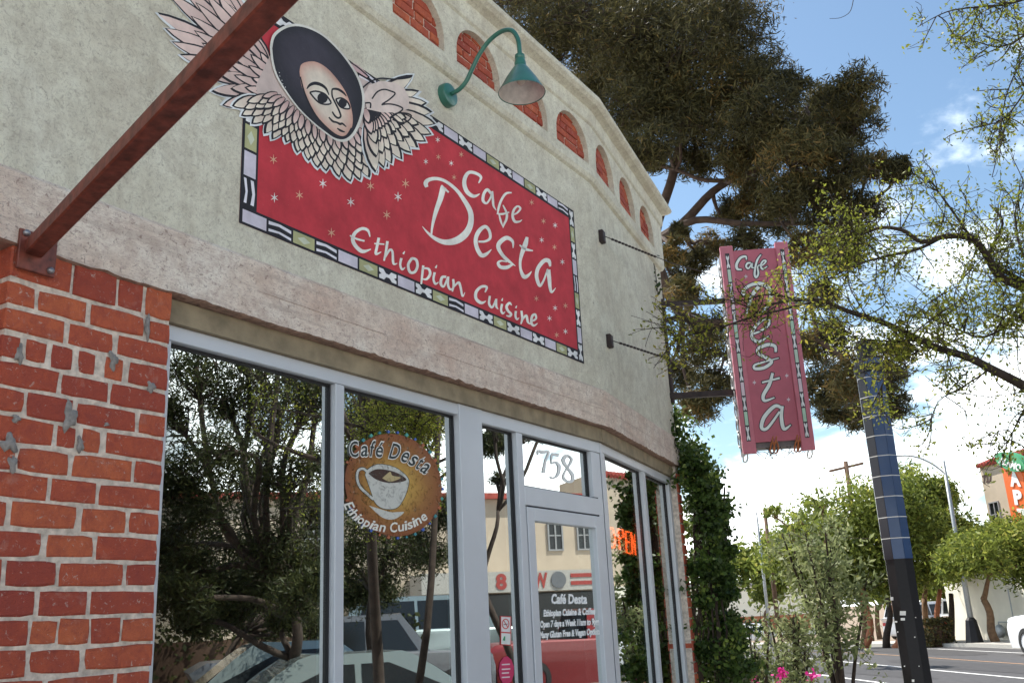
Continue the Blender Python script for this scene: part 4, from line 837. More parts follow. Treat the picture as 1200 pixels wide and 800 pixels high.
SL_ = [('letter_c', [[(298, 162, 8), (292, 137, 14), (252, 148, 18), (222, 195, 20), (226, 233, 18), (262, 240, 8)]], 0), ('letter_a', [[(332, 187, 12), (306, 190, 14), (296, 215, 14), (315, 230, 12), (340, 192, 10)], [(342, 188, 12), (342, 222, 12), (362, 224, 5)]], 0),
 ('letter_f', [[(412, 122, 8), (385, 160, 14), (370, 210, 14), (362, 275, 16), (374, 300, 14), (391, 270, 14), (386, 218, 9), (402, 202, 7)]], 0), ('letter_e', [[(405, 217, 8), (438, 192, 11), (450, 172, 12), (430, 170, 12), (410, 205, 14), (424, 235, 14), (462, 213, 5)]], 0),
 ('letter_d', [[(292, 430, 12), (272, 428, 26), (278, 402, 22), (320, 365, 22), (390, 347, 26), (460, 372, 28), (488, 430, 30), (470, 510, 28), (420, 572, 20), (385, 588, 8)], [(395, 372, 28), (350, 430, 27), (322, 500, 22), (300, 585, 14)]], 0),
 ('letter_e', [[(345, 742, 14), (400, 722, 14), (462, 682, 16), (478, 642, 20), (450, 622, 20), (388, 660, 22), (342, 730, 24), (352, 782, 24), (400, 800, 20), (472, 758, 6)]], 0),
 ('letter_s', [[(325, 152, 12), (320, 120, 16), (280, 112, 18), (232, 132, 18), (230, 160, 16), (280, 188, 16), (302, 208, 16), (262, 238, 17), (212, 244, 15), (208, 225, 11), (250, 210, 9), (342, 185, 5)]], 1),
 ('letter_t', [[(308, 268, 14), (290, 330, 18), (257, 390, 18), (265, 420, 15), (318, 403, 6)], [(250, 320, 9), (347, 295, 10)]], 1), ('letter_a', [[(360, 462, 14), (320, 450, 18), (262, 510, 20), (247, 568, 18), (280, 570, 15), (347, 480, 11)], [(362, 450, 14), (356, 510, 18), (370, 575, 18), (408, 553, 6)]], 1)]
# the strokes above were taken straight on; they lie on the recessed panel
for nm, sts, k in SL_:
    ox, oy, sc = ((830, 280, 6.667), (840, 380, 4.706))[k]; mb = MB()
    for st in sts: stroke(mb, [(ox + p[0] / sc, oy + p[1] / sc, p[2] / sc) for p in st], onS(-.0165), 1.1, 1, (.025, .02, .03))
    for st in sts: stroke(mb, [(ox + p[0] / sc, oy + p[1] / sc, p[2] / sc) for p in st], onS(-.0150), 0, 1.05, (.76, .80, .76))
    mb.build(nm, 'sign_paint', pn)
for x, y in ((874, 324), (884, 448), (922, 440), (924, 468)):
    mb = MB()
    for dx, dy in ((0, 3), (2.2, 1), (-2.2, 1)): stroke(mb, [(x - dx, y - dy, .2), (x, y, 1), (x + dx, y + dy, .2)], onS(-.0158), c=(.7, .62, .66), k=2)
    mb.build('painted_star', 'sign_paint', pn)
# neon rings along the side, loose tubing and coils below
for i in range(13):
    z_ = SZ0 + .06 + i * (SZ1 - SZ0 - .2) / 13; mb = MB(); mb.tube([sg(SA0 - .008, -.128 + .052 * math.cos(a), z_ + .07 + .058 * math.sin(a)) for a in [R(20 * k) for k in range(0, 16)]], .007, 6); mb.build('neon_ring', 'tube_glass', sn, True)
for a_ in (.03, .42, .47, .76, .80, .93):
    mb = MB(); c = SA0 + SW * a_; zz = SZ0 + (.05 if .2 < a_ < .9 else -.01)
    mb.tube([sg(c + .02 * math.sin(k * .8), -.05 + .04 * math.cos(k * .8), zz + .05 - .10 * math.sin(k * .393)) for k in range(0, 14)], .007, 6); mb.build('coil', 'orange_coil' if .2 < a_ < .9 else 'tube_glass', sn, True)
mb = MB()
for k in range(9):
    a_, b_ = sorted((random.uniform(.05, .95), random.uniform(.05, .95))); p = [sg(SA0 + SW * (a_ + (b_ - a_) * t), -.08 + random.uniform(-.02, .02), SZ0 + .06 - random.uniform(.04, .13) * math.sin(math.pi * t)) for t in (0, .25, .5, .75, 1)]
    mb.tube([Vector(q) for q in catmull([tuple(q) for q in p], 3)], .0028, 5)
tag(mb.build('loose_wires', 'dark_iron', sn, True), kind='stuff')
# brackets holding it off the wall corner
br = thing('sign_bracket', 'dark iron bracket arms holding the pink sign off the wall corner', 'bracket', CP + UPZ * 3.3)
for q0, q1, r_ in (((776, 357), (850, 352), .02), ((788, 464), (868, 460), .024)):
    p_ = atR(q0[0], q0[1], 8.178); q_ = ray(*q1); q_ = EYE + q_ * ((p_.z - 1.6) / q_.z); q_ = sg(SA0 + .03, -.12, p_.z)
    mb = MB(); bdv = (q_ - p_).normalized(); sv = bdv.cross(UPZ).normalized(); mb.prism([p_ - bdv * .03 + sv * x + UPZ * y for x, y in ((-r_, -r_), (r_, -r_), (r_, r_), (-r_, r_))], (q_ - p_) + bdv * .03); mb.build('arm', 'dark_iron', br)
pA = atR(776, 357, 8.178); pB = atR(788, 464, 8.178)
mb = MB(); mb.tube([pA + UPZ * .05 + rt * 0, pB - UPZ * .06], .018, 6); mb.build('wall_rail', 'dark_iron', br)
mb = MB(); mb.tube([pA + (sg(SA0, -.12, pA.z) - pA) * .12, pA + (sg(SA0, -.12, pA.z) - pA) * .42 - UPZ * .2], .014, 6); mb.build('strut', 'dark_iron', br)
for (x, y), tgt, lab in (((703, 278), sg(SA0 + .02, -.13, SZ1 - .25), 'upper guy wire running from the stucco wall to the pink sign'), ((712, 400), sg(SA0 + .02, -.13, SZ0 + .72), 'lower guy wire running from the stucco wall to the pink sign')):
    a = on2(0)(x, y); gw = thing('guy_wire', lab, 'guy wire', a, 'guy wires of the hanging sign')
    mb = MB(); mb.cham(lambda s, o, z: a + d2 * s + n2 * o + UPZ * z, -.03, .03, 0, .035, -.045, .045, .006); mb.build('anchor', 'dark_iron', gw)
    mb = MB(); s_ = a + n2 * .035; mb.tube([s_, s_ + (tgt - s_) * .5 - UPZ * .03, tgt], .0035, 5); mb.build('wire', 'dark_iron', gw)
    mb = MB()
    for i in range(14): c = s_ + (tgt - s_) * (.05 + i * .024) - UPZ * .03 * (.1 + i * .05); mb.tube([c, c + (tgt - s_).normalized() * .022], .009, 6)
    mb.build('turnbuckle', 'dark_iron', gw)

# ------------------------------------------------------------------ foliage tools
def leaves(name, C, size, m, parent, elong=1.8, shade=None, droop=0):
    """many small leaf-sized faces; C (N,3) centres; size scalar or array"""
    N = len(C); C = np.asarray(C, float); sz = np.broadcast_to(size, (N,)) * rng.uniform(.6, 1.3, N)
    a = rng.normal(size=(N, 3)); a[:, 2] -= droop; a /= np.linalg.norm(a, axis=1)[:, None]; b = np.cross(a, rng.normal(size=(N, 3))); b /= np.linalg.norm(b, axis=1)[:, None] + 1e-9
    off = np.array(wloc(parent)) if parent else 0
    A = a * sz[:, None] * elong * .5; B = b * sz[:, None] * .5
    V = np.stack([C - A, C + B, C + A, C - B], 1).reshape(-1, 3) - off
    me = bpy.data.meshes.new(name); me.vertices.add(4 * N); me.vertices.foreach_set('co', V.astype(np.float32).ravel()); me.loops.add(4 * N); me.loops.foreach_set('vertex_index', np.arange(4 * N, dtype=np.int32))
    me.polygons.add(N); me.polygons.foreach_set('loop_start', np.arange(0, 4 * N, 4, dtype=np.int32)); me.polygons.foreach_set('loop_total', np.full(N, 4, dtype=np.int32)); me.update(calc_edges=True)
    v = rng.uniform(0, 1, N) if shade is None else np.clip(shade + rng.normal(0, .18, N), 0, 1)
    cc_ = np.repeat(np.stack([v, v, v, np.ones(N)], 1), 4, 0); ca = me.color_attributes.new('Col', 'FLOAT_COLOR', 'POINT'); ca.data.foreach_set('color', cc_.astype(np.float32).ravel())
    me.materials.append(mats[m]); o = bpy.data.objects.new(name, me); col.objects.link(o); o['kind'] = 'stuff'
    if parent: o.parent = parent
    return o
def clump_points(c, r, nsub, nper, squash=.75, sub=.34):
    c = np.array(c, float); d = rng.normal(size=(nsub, 3)); d /= np.linalg.norm(d, axis=1)[:, None]; rad = r * rng.uniform(.25, 1.0, nsub) ** .6
    S = d * rad[:, None]; S[:, 2] *= squash; S += c
    P = S.repeat(nper, 0) + rng.normal(0, r * sub * .5, (nsub * nper, 3)) * np.array([1, 1, .7]); tone = rng.uniform(.1, .8, nsub).repeat(nper)
    return S, P, tone
def limb(mb, a, b, r0, r1, sag=.0, wig=.08, n=7, seg=6):
    a, b = Vector(a), Vector(b); L = (b - a).length; pts = []
    w = Vector(rng.normal(size=3)) * wig * L; w2_ = Vector(rng.normal(size=3)) * wig * L * .5
    for i in range(n + 1):
        t = i / n; pts.append(a.lerp(b, t) + w * math.sin(math.pi * t) + w2_ * math.sin(2 * math.pi * t) + UPZ * sag * L * math.sin(math.pi * t))
    mb.tube(pts, [r0 + (r1 - r0) * (i / n) ** .8 for i in range(n + 1)], seg); return pts
def tree(name, label, cat, base, clumps, m, bark, nsub, nper, leaf, trunk_r, fork_z, group=None, sub=.34, squash=.75, elong=1.8, forks=None, twigs=False):
    root = thing(name, label, cat, base, group); mb = MB(); base = Vector(base); top = base + Vector((random.uniform(-.3, .3), random.uniform(-.3, .3), fork_z)); 
    cen = sum((Vector(c) for c, r in clumps), Vector()) / len(clumps)
    pts = limb(mb, base, top, trunk_r, trunk_r * .7, wig=.05, seg=10)
    forks_ = [top + (cen - top) * f for f in (.0, .25, .5)]
    limb(mb, top, forks_[2], trunk_r * .7, trunk_r * .4, seg=8)
    PP = []; TT = []
    for c, r in clumps:
        c = Vector(c); f = min(forks_, key=lambda q: (q - c).length + (0 if q.z < c.z else 2)); 
        ps = limb(mb, f, c, trunk_r * .42, .02 + trunk_r * .07, sag=.05, wig=.07)
        S, P, T = clump_points(c, r, nsub, nper, squash, sub); PP.append(P); TT.append(T)
        for s in S[::2]: limb(mb, ps[-2], s, .012 + trunk_r * .06, .004 + trunk_r * .01, wig=.12, n=4, seg=4)
        if twigs:
            for s in S:
                for _ in range(2): limb(mb, s, Vector(s) + Vector(rng.normal(size=3)) * r * .5, .006, .002, wig=.15, n=3, seg=3)
    mb.build('trunk', bark, root, True); leaves('crown', np.concatenate(PP), leaf, m, root, elong, np.concatenate(TT)); return root

# ------------------------------------------------------------------ big pine behind the building
def pine():
    Rr = 19.0; cl = []
    spec = [(600, -20, 50), (650, 15, 48), (700, -10, 60), (690, 50, 44), (745, 45, 55), (770, -20, 62), (800, 60, 55), (835, 0, 55), (860, 30, 38), (650, 55, 22), (735, 100, 40), (780, 120, 48), (700, 95, 28), (830, 110, 42), (850, 75, 34), (880, 105, 30),
            (905, 85, 26), (925, 95, 24), (900, 130, 36), (870, 160, 38), (820, 165, 34), (760, 165, 30), (940, 145, 36), (975, 120, 26), (1005, 110, 28), (1008, 150, 30), (975, 165, 34), (930, 190, 34), (890, 205, 30), (985, 200, 28), (1020, 200, 20), (1045, 195, 15),
            (1000, 240, 26), (960, 245, 32), (910, 250, 30), (860, 245, 24), (940, 290, 24), (985, 280, 24), (800, 320, 20), (830, 290, 20), (785, 300, 15), (880, 290, 22),
            (900, 340, 22), (960, 345, 18), (820, 400, 26), (800, 440, 24), (840, 450, 24), (870, 400, 22), (970, 400, 30), (1000, 440, 32), (960, 450, 26), (1030, 430, 26), (1040, 470, 24), (1010, 485, 20), (980, 480, 18), (815, 470, 20), (1045, 445, 16)]
    spec += [(720, 150, 30), (740, 130, 36), (765, 80, 40), (690, 120, 22), (800, 130, 36), (720, 60, 40), (850, 130, 30), (810, 190, 22), (770, 190, 20), (730, 180, 16), (870, 190, 22), (905, 165, 30), (945, 170, 26), (985, 140, 22), (915, 225, 24), (880, 235, 22), (955, 225, 22), (640, 20, 40), (800, 345, 20), (815, 300, 16), (790, 270, 10), (835, 380, 20), (990, 300, 18), (1010, 460, 22), (940, 410, 22)]
    for x, y, r in spec:
        x += random.uniform(-6, 6); y += random.uniform(-6, 6); r *= random.uniform(.8, 1.05); rad = Rr + random.uniform(-2.2, 2.2); p = atR(x, y, rad); d_ = (p - EYE).length; cl.append((p, r * d_ / FPX))
    base = atR(770, 700, 20.5); base.z = 0
    root = thing('pine_tree', 'huge dark pine tree with layered crown rising behind the cafe building', 'tree', base); mb = MB()
    t1 = atR(764, 300, 19.5); t2 = atR(800, 140, 19.3); t3 = atR(800, 20, 19)
    limb(mb, base, t1, .34, .2, wig=.02, seg=10); limb(mb, t1, t2, .12, .09, wig=.05, seg=8); limb(mb, t2, t3, .09, .05, wig=.05, seg=8)
    pe = [atR(x, y, 19.2) for x, y in ((764, 285), (800, 262), (835, 225), (870, 205), (920, 185), (975, 160))]; mb.tube([Vector(q) for q in catmull([tuple(q) for q in pe], 4)], list(np.linspace(.12, .035, 21)), 7)
    pe2 = [atR(x, y, 18.8) for x, y in ((775, 280), (815, 258), (870, 262), (930, 262), (985, 262))]; mb.tube([Vector(q) for q in catmull([tuple(q) for q in pe2], 4)], list(np.linspace(.09, .03, 17)), 6)
    pe3 = [atR(x, y, 18.8) for x, y in ((750, 192), (790, 198), (820, 210), (850, 212))]; mb.tube([Vector(q) for q in catmull([tuple(q) for q in pe3], 4)], list(np.linspace(.03, .05, 13)), 6)
    pe4 = [atR(x, y, 19.4) for x, y in ((768, 300), (800, 370), (880, 380), (960, 400), (1010, 440))]; mb.tube([Vector(q) for q in catmull([tuple(q) for q in pe4], 4)], list(np.linspace(.12, .04, 17)), 6)
    hubs = [t1, t2, t3] + [Vector(p) for p in pe + pe2 + pe3 + pe4]; PP = []; TT = []
    for c, r in cl:
        f = min(hubs, key=lambda q: (q - c).length); ps = limb(mb, f, c, .05, .02, wig=.1)
        ns = int(40 * (r / .6) ** 1.5) + 14; S, P, T = clump_points(c, r * 1.1, ns, 62, .85, .42); T = np.clip(T * .8, 0, 1)
        if random.random() < .2: T = T + .35
        PP.append(P); TT.append(T)
        for s in S[::2]: limb(mb, ps[-2], s, .018, .006, wig=.12, n=3, seg=4)
    # thin bare twigs against the sky
    for i in range(120):
        c, r = random.choice(cl[30:]); a = c; b = a + Vector(rng.normal(size=3)) * r * .9 - UPZ * r * .3; limb(mb, a, b, .012, .004, wig=.15, n=4, seg=4)
    mb.build('trunk', 'pine_bark', root, True); leaves('crown', np.concatenate(PP), .024, 'pine_needles', root, 6.5, np.concatenate(TT))
pine()

# ------------------------------------------------------------------ near mesquite reaching in from the right
def near_mesquite():
    base = atR(1420, 760, 7.2); base.z = .12; root = thing('mesquite_tree', 'airy mesquite with yellow green leaves reaching in front of the pink sign', 'tree', base); mb = MB(); C = []; Sh = []
    def px(pts, ra, rb): n = len(pts); return [atR(x, y, ra + (rb - ra) * i / (n - 1)) for i, (x, y) in enumerate(pts)]
    def leafy(p, q, dens, sh, spread=.03):
        n = max(1, int((q - p).length * dens * 1.15)); 
        for i in range(n):
            c = p.lerp(q, random.random()) + Vector(rng.normal(size=3)) * spread; C.append(c); Sh.append(sh)
    def grow(pts, r0, r1, ntw, tl, dens, sh, lev=0, up=.2):
        cp = [Vector(q) for q in catmull([tuple(q) for q in pts], 5)]; n = len(cp); mb.tube(cp, list(np.linspace(r0, r1, n)), 6 if lev == 0 else 4)
        for i in range(ntw):
            k = random.uniform(.08, 1) * (n - 1); j = int(min(k, n - 2)); a = cp[j].lerp(cp[j + 1], k - j); t = (cp[j + 1] - cp[j]).normalized()
            dv = (t * .5 + Vector(rng.normal(size=3)) * .75 + UPZ * random.uniform(-.3, up + .35)).normalized(); L = tl * random.uniform(.4, 1.2)
            b = a + dv * L; m_ = a.lerp(b, .5) + Vector(rng.normal(size=3)) * L * .12
            if lev < 1: grow([a, m_, b], max(.004, r1 * .5), .0022, 7, tl * .42, dens, sh + random.uniform(-.2, .25), lev + 1, up)
            else:
                q = [Vector(v) for v in catmull([tuple(a), tuple(m_), tuple(b)], 2)]; mb.tube(q, .0018, 3, False)
                if random.random() < .8:
                    for u, v in zip(q[:-1], q[1:]): leafy(u, v, dens, sh)
        if lev == 1: leafy(cp[0], cp[-1], dens * .6, sh)
    tr = Vector((base.x, base.y, .12)); fk = atR(1330, 420, 7.0)
    mb.tube([Vector(q) for q in catmull([tuple(tr), tuple(tr.lerp(fk, .4) + Vector((.35, .1, 0))), tuple(tr.lerp(fk, .75) + Vector((.1, 0, 0))), tuple(fk)], 5)], list(np.linspace(.06, .045, 16)), 9); mb.tube([Vector(q) for q in catmull([tuple(tr + Vector((.1, .1, 0))), tuple(tr.lerp(fk, .5) + Vector((-.2, .4, 0))), tuple(fk + Vector((.5, .9, .8)))], 5)], list(np.linspace(.045, .03, 11)), 8)
    fk2 = atR(1240, 350, 6.7); fk3 = atR(1235, 475, 6.6); fk4 = atR(1260, -60, 6.4)
    limb(mb, fk, fk2, .07, .04, wig=.05); limb(mb, fk, fk3, .07, .045, wig=.05); limb(mb, fk, fk4, .07, .04, wig=.06)
    grow([fk2] + px([(1200, 337), (1170, 322), (1155, 297), (1138, 279), (1108, 277), (1080, 283), (1058, 270), (1032, 267), (1005, 277), (985, 290)], 6.6, 6.2), .030, .006, 44, .42, 60, .45)
    grow([fk2] + px([(1185, 322), (1160, 300), (1175, 262), (1160, 240)], 6.6, 6.8), .02, .005, 14, .40, 55, .4, up=.5)
    grow(px([(1138, 279), (1118, 250), (1100, 225), (1092, 212)], 6.5, 6.4), .010, .003, 9, .22, 40, .35, up=.5)
    grow(px([(1100, 280), (1075, 292), (1040, 300), (1005, 310), (965, 330)], 6.5, 6.1), .012, .004, 22, .36, 60, .55)
    grow([fk3] + px([(1200, 452), (1161, 432), (1133, 418), (1092, 405), (1043, 381), (995, 365), (962, 352), (930, 352), (895, 358)], 6.5, 5.9), .032, .006, 40, .38, 44, .6)
    grow(px([(960, 352), (920, 362), (880, 372), (840, 385), (800, 395), (785, 405)], 6.0, 5.7), .008, .003, 34, .30, 42, .75)
    grow(px([(930, 350), (900, 345), (868, 352), (835, 350)], 6.0, 5.8), .006, .003, 14, .20, 45, .8)
    grow(px([(1133, 418), (1080, 400), (1045, 400), (1000, 395), (965, 380)], 6.3, 6.1), .010, .003, 26, .28, 80, .6)
    grow(px([(1092, 405), (1060, 420), (1040, 440), (1025, 470)], 6.3, 6.2), .006, .003, 14, .22, 80, .55)
    grow(px([(1161, 432), (1130, 452), (1100, 470), (1090, 500)], 6.4, 6.3), .006, .002, 14, .28, 45, .45)
    grow([fk3] + px([(1210, 470), (1195, 490), (1180, 520)], 6.4, 6.3), .010, .003, 16, .26, 60, .4)
    grow([fk2] + px([(1205, 345), (1180, 380), (1150, 395), (1120, 385), (1085, 372)], 6.5, 6.3), .012, .003, 34, .36, 75, .55)
    grow([fk2] + px([(1200, 300), (1190, 255), (1195, 225)], 6.5, 6.6), .010, .003, 12, .30, 55, .4, up=.4)
    grow([fk4] + px([(1215, -10), (1180, 5), (1150, 8), (1110, 14), (1075, 32)], 6.2, 6.0), .012, .002, 22, .24, 40, .35, up=0)
    grow([fk4] + px([(1220, 20), (1195, 45), (1170, 55), (1140, 48), (1120, 45)], 6.2, 6.1), .010, .002, 22, .22, 50, .35, up=0)
    grow([fk4] + px([(1225, 60), (1205, 100), (1185, 130), (1165, 145), (1150, 143)], 6.2, 6.1), .008, .002, 20, .24, 50, .35, up=0)
    grow([fk4] + px([(1215, 60), (1198, 70), (1180, 110), (1172, 150), (1165, 190)], 6.2, 6.1), .006, .002, 16, .20, 50, .35, up=-.2)
    for (ax_, ay_), ra in (((1420, 60), 7.2), ((1330, -120), 7.4), ((1500, 300), 7.6), ((1560, 120), 8.2), ((1290, 200), 8.0), ((1440, -60), 6.6), ((1600, 420), 7.0), ((1380, 250), 6.0), ((1480, 180), 6.4), ((1350, 60), 8.6)):
        e_ = atR(ax_, ay_, ra); m0 = fk.lerp(e_, .5) + Vector(rng.normal(size=3)) * .25; grow([fk, m0, e_], .03, .006, 16, .5, 36, .45, up=.5)
    grow(px([(1000, -8), (1000, 0), (996, 14), (985, 21), (972, 22)], 6.0, 6.0), .003, .0015, 0, .1, 0, .3)
    mb.build('branches', 'bark', root, True); leaves('leaves', C, .0135, 'mesquite_leaf', root, 2.2, np.array(Sh))
near_mesquite()

# ------------------------------------------------------------------ ivy on the corner
def ivy():
    base = Vector((CP.x + .12, CP.y - .05, .12)); root = thing('ivy', 'dense dark green ivy covering the building corner below the pink sign', 'climbing plant', base); mb = MB(); C = []; S = []
    prof = [(800, 795, 26), (812, 780, 30), (825, 760, 34), (835, 735, 30), (838, 700, 26), (842, 670, 26), (836, 640, 28), (835, 610, 27), (826, 585, 26), (815, 562, 22), (806, 542, 17), (800, 524, 11), (850, 790, 26), (848, 745, 22), (850, 690, 18), (850, 645, 16), (820, 620, 20), (822, 660, 20), (826, 700, 18), (843, 600, 14), (832, 572, 12), (822, 548, 10), (792, 505, 6), (786, 490, 5)]
    prof = [(x + 8 if y > 700 else x, y, r) for x, y, r in prof]
    for x, y, r in prof:
        for k in range(3):
            rad = 8.25 + random.uniform(-.12, .65); p = atR(x + random.uniform(-.25, .25) * r, y + random.uniform(-.3, .3) * r, rad); rr = r * .72 * rad / FPX
            a, P, T = clump_points(p, rr * random.uniform(.55, .95), 16, 34, 1.0, .7); C.append(P); S.append(T * .8)
    for k in range(60):
        x, y, r = random.choice(prof); rad = 8.25 + random.uniform(-.15, .6); a_ = random.uniform(0, 6.28); p = atR(x + math.cos(a_) * r * .8, y + math.sin(a_) * r * 1.2, rad); a, P, T = clump_points(p, .10, 4, 22, 1.0, 1.1); C.append(P); S.append(T + .15)
    for pts in ([(780, 495), (775, 480), (770, 470)], [(790, 520), (781, 505), (776, 488), (766, 478), (764, 464)], [(785, 500), (778, 482), (775, 462)], [(796, 530), (788, 512), (790, 495)]):
        ps = [atR(x, y, 8.1) for x, y in pts]; mb.tube(ps, .004, 4)
        for a, b in zip(ps[:-1], ps[1:]):
            C.append(np.array([a.lerp(b, random.random()) + Vector(rng.normal(size=3)) * .025 for _ in range(22)])); S.append(np.full(22, .3))
    for pts in ([(755, 285), (764, 298), (768, 318), (771, 345)], [(745, 290), (758, 294), (766, 300)]):   # dry runner under the parapet
        ps = [atR(x, y, 8.0) for x, y in pts]; mb.tube(ps, .004, 4); C.append(np.array([ps[int(random.random() * (len(ps) - 1))].lerp(ps[-1], random.random()) + Vector(rng.normal(size=3)) * .02 for _ in range(26)])); S.append(np.full(26, .1))
    for i in range(14):
        x = random.uniform(815, 850); ps = [atR(x + random.uniform(-8, 8), y, 8.3) for y in (800, 740, 680, 620, 570)]; ps = [Vector((base.x, base.y, .1))] + ps; mb.tube(ps, .008, 5)
    tag(mb.build('stems', 'bark', root, True), kind='stuff'); C = np.concatenate(C); S = np.concatenate(S)
    leaves('leaves', C, .033, 'ivy_leaf', root, 1.3, S)
ivy()

# ------------------------------------------------------------------ planting by the pavement: shrubs and flowers
def shrub(name, label, cx0, cy0, hpx, wpx, rad, m, leaf, nst, dens, group=None, tone=.5):
    b = atR(cx0, 790, rad); b.z = .12; root = thing(name, label, 'shrub', b, group); mb = MB(); C = []; S = []
    top = atR(cx0, cy0 - hpx, rad).z; w = wpx * rad / FPX
    for i in range(nst):
        a = random.uniform(0, 2 * math.pi); rr = random.uniform(.2, 1) * w; zt = top * random.uniform(.72, 1.0) - rr * .4; p = [b, b + Vector((math.cos(a) * rr * .3, math.sin(a) * rr * .3, (zt) * .45)), b + Vector((math.cos(a) * rr * .75, math.sin(a) * rr * .75, zt * .8)), b + Vector((math.cos(a) * rr, math.sin(a) * rr, zt))]
        cp = [Vector(q) for q in catmull([tuple(q) for q in p], 4)]; mb.tube(cp, list(np.linspace(.026, .006, len(cp))), 5)
        for k in range(int(dens)):
            t = random.uniform(.35, 1) ** .8; j = int(t * (len(cp) - 1.01)); c = cp[j] + Vector(rng.normal(size=3)) * .10; e = c + Vector(rng.normal(size=3)) * .10 + UPZ * .03
            if k % 3 == 0: mb.tube([cp[j], c, e], .003, 3, False)
            n = 11; C += [c.lerp(e, random.random()) + Vector(rng.normal(size=3)) * .035 for _ in range(n)]; S += [tone + random.uniform(-.3, .3)] * n
    mb.build('stems', 'bark', root, True); leaves('leaves', C, leaf * .66, m, root, 2.4, np.array(S)); return root
shrub('shrub', 'tall open shrub with dark stems just left of the blue pole', 985, 0 + 640, 45, 60, 10.5, 'shrub_leaf', .045, 9, 34, None, .45)
shrub('shrub', 'lower silvery shrub between the ivy and the tall dark stemmed shrub', 925, 740, 25, 55, 10.0, 'shrub_leaf', .036, 10, 22, None, .55)
shrub('shrub', 'small grey green shrub beside the foot of the ivy', 885, 760, 20, 30, 9.6, 'shrub_leaf', .034, 7, 16, None, .4)
for i, (x, y, lab) in enumerate(((832, 783, 'pink flower head in front of the ivy foot'), (881, 796, 'pink flower at the bottom edge between ivy and shrubs'), (916, 790, 'largest pink flower head below the silvery shrub'), (951, 792, 'small pink flower right of the largest one'))):
    c = atR(x, y, 9.0); fl_ = thing('flower', lab, 'flower', (c.x, c.y, .12), 'pink flowers in the planting'); mb = MB(); mb.tube([Vector((c.x, c.y, .12)), Vector((c.x + .02, c.y, c.z * .6)), c], .004, 5); mb.build('stem', 'bark', fl_)
    k = 60 if i == 2 else 34; leaves('petals', np.array([c + Vector(rng.normal(size=3)) * (.028 if i == 2 else .02) for _ in range(k)]), .03, 'petal', fl_, 1.1)
    leaves('leaves', np.array([c - UPZ * .09 + Vector(rng.normal(size=3)) * .045 for _ in range(60)]), .03, 'shrub_leaf', fl_, 1.8)

# ------------------------------------------------------------------ blue panelled pole
pb = atR(1075, 795, 10.0); pb.z = .12
pl_ = thing('panelled_pole', 'tall dark pole with blue banded panels on its upper half beside the shrub', 'pole', pb)
ang = R(-18)
def pf(i, o, z, half=.128):
    pass
pdirs = [Vector((math.cos(ang + R(90 * k)), math.sin(ang + R(90 * k)), 0)) for k in range(4)]
zt_ = atR(1013, 432, 10).z; zmid = atR(1056, 655, 10).z
def octo(r, z0, z1, mb):
    P = [pb + Vector((math.cos(ang + R(45 * k + 22.5)), math.sin(ang + R(45 * k + 22.5)), 0)) * r for k in range(8)]
    mb.prism([Vector((p.x, p.y, z0)) for p in P], (0, 0, z1 - z0))
mb = MB(); octo(.130, .12, zt_, mb); mb.build('shaft', 'pole_black', pl_)
mb = MB(); octo(.20, .12, .2, mb); mb.build('base_plate', 'pole_black', pl_)
zr = np.arange(zmid, zt_ - .02, .196)
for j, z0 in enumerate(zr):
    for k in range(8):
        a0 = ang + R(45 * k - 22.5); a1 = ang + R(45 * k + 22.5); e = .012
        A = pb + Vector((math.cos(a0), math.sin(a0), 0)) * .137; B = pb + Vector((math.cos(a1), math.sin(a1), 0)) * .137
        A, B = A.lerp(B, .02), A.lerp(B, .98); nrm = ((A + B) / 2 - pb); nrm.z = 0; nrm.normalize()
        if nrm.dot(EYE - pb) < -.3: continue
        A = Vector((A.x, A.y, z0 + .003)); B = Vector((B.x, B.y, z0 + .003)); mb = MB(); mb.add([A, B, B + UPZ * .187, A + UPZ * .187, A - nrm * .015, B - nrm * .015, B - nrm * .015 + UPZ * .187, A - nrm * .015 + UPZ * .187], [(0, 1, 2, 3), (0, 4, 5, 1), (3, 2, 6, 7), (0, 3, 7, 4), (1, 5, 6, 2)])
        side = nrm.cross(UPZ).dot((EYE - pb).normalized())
        mb.build('panel', 'panel_sky_side' if nrm.dot(Vector((.93, -.36, 0))) > -.12 else 'panel_dark_side', pl_)  # right-hand panels bluer: sky reflection put into the colour, left ones kept dark
for z0 in zr[1:]:
    mb = MB(); octo(.1368, z0 - .007, z0 + .002, mb); mb.build('seam_ring', 'paint_white', pl_)
mb = MB(); octo(.10, zt_, zt_ + .28, mb); octo(.155, zt_ - .06, zt_ + .02, mb); mb.build('cap', 'pole_black', pl_)
mb = MB(); t_ = Vector((pb.x, pb.y, zt_ + .22)); mb.tube([t_, t_ + Vector((.42, -.05, .0))], .03, 8); mb.build('arm', 'pole_black', pl_)
mb = MB()
for x, y, w, h in ((1045, 701, 3.5, 4), (1058, 718, 7, 5), (1058, 725, 5, 3), (1052, 740, 1.5, 1.5), (1072, 746, 1.5, 1.5), (1060, 780, 1.5, 1.5), (1050, 728, 3, 2), (1073, 723, 1.2, 1.2), (1077, 780, 1.2, 1.2), (1070, 797, 3, 3)):
    v = (EYE - pb); v.z = 0; v.normalize(); c0 = pb + v * .139
    f_ = lambda a, b: hit(a, b, c0, v); mb.poly([f_(x - w / 2, y - h / 2), f_(x + w / 2, y - h / 2), f_(x + w / 2, y + h / 2), f_(x - w / 2, y + h / 2)])
tag(mb.build('stickers', 'white_sign', pl_), kind='stuff')

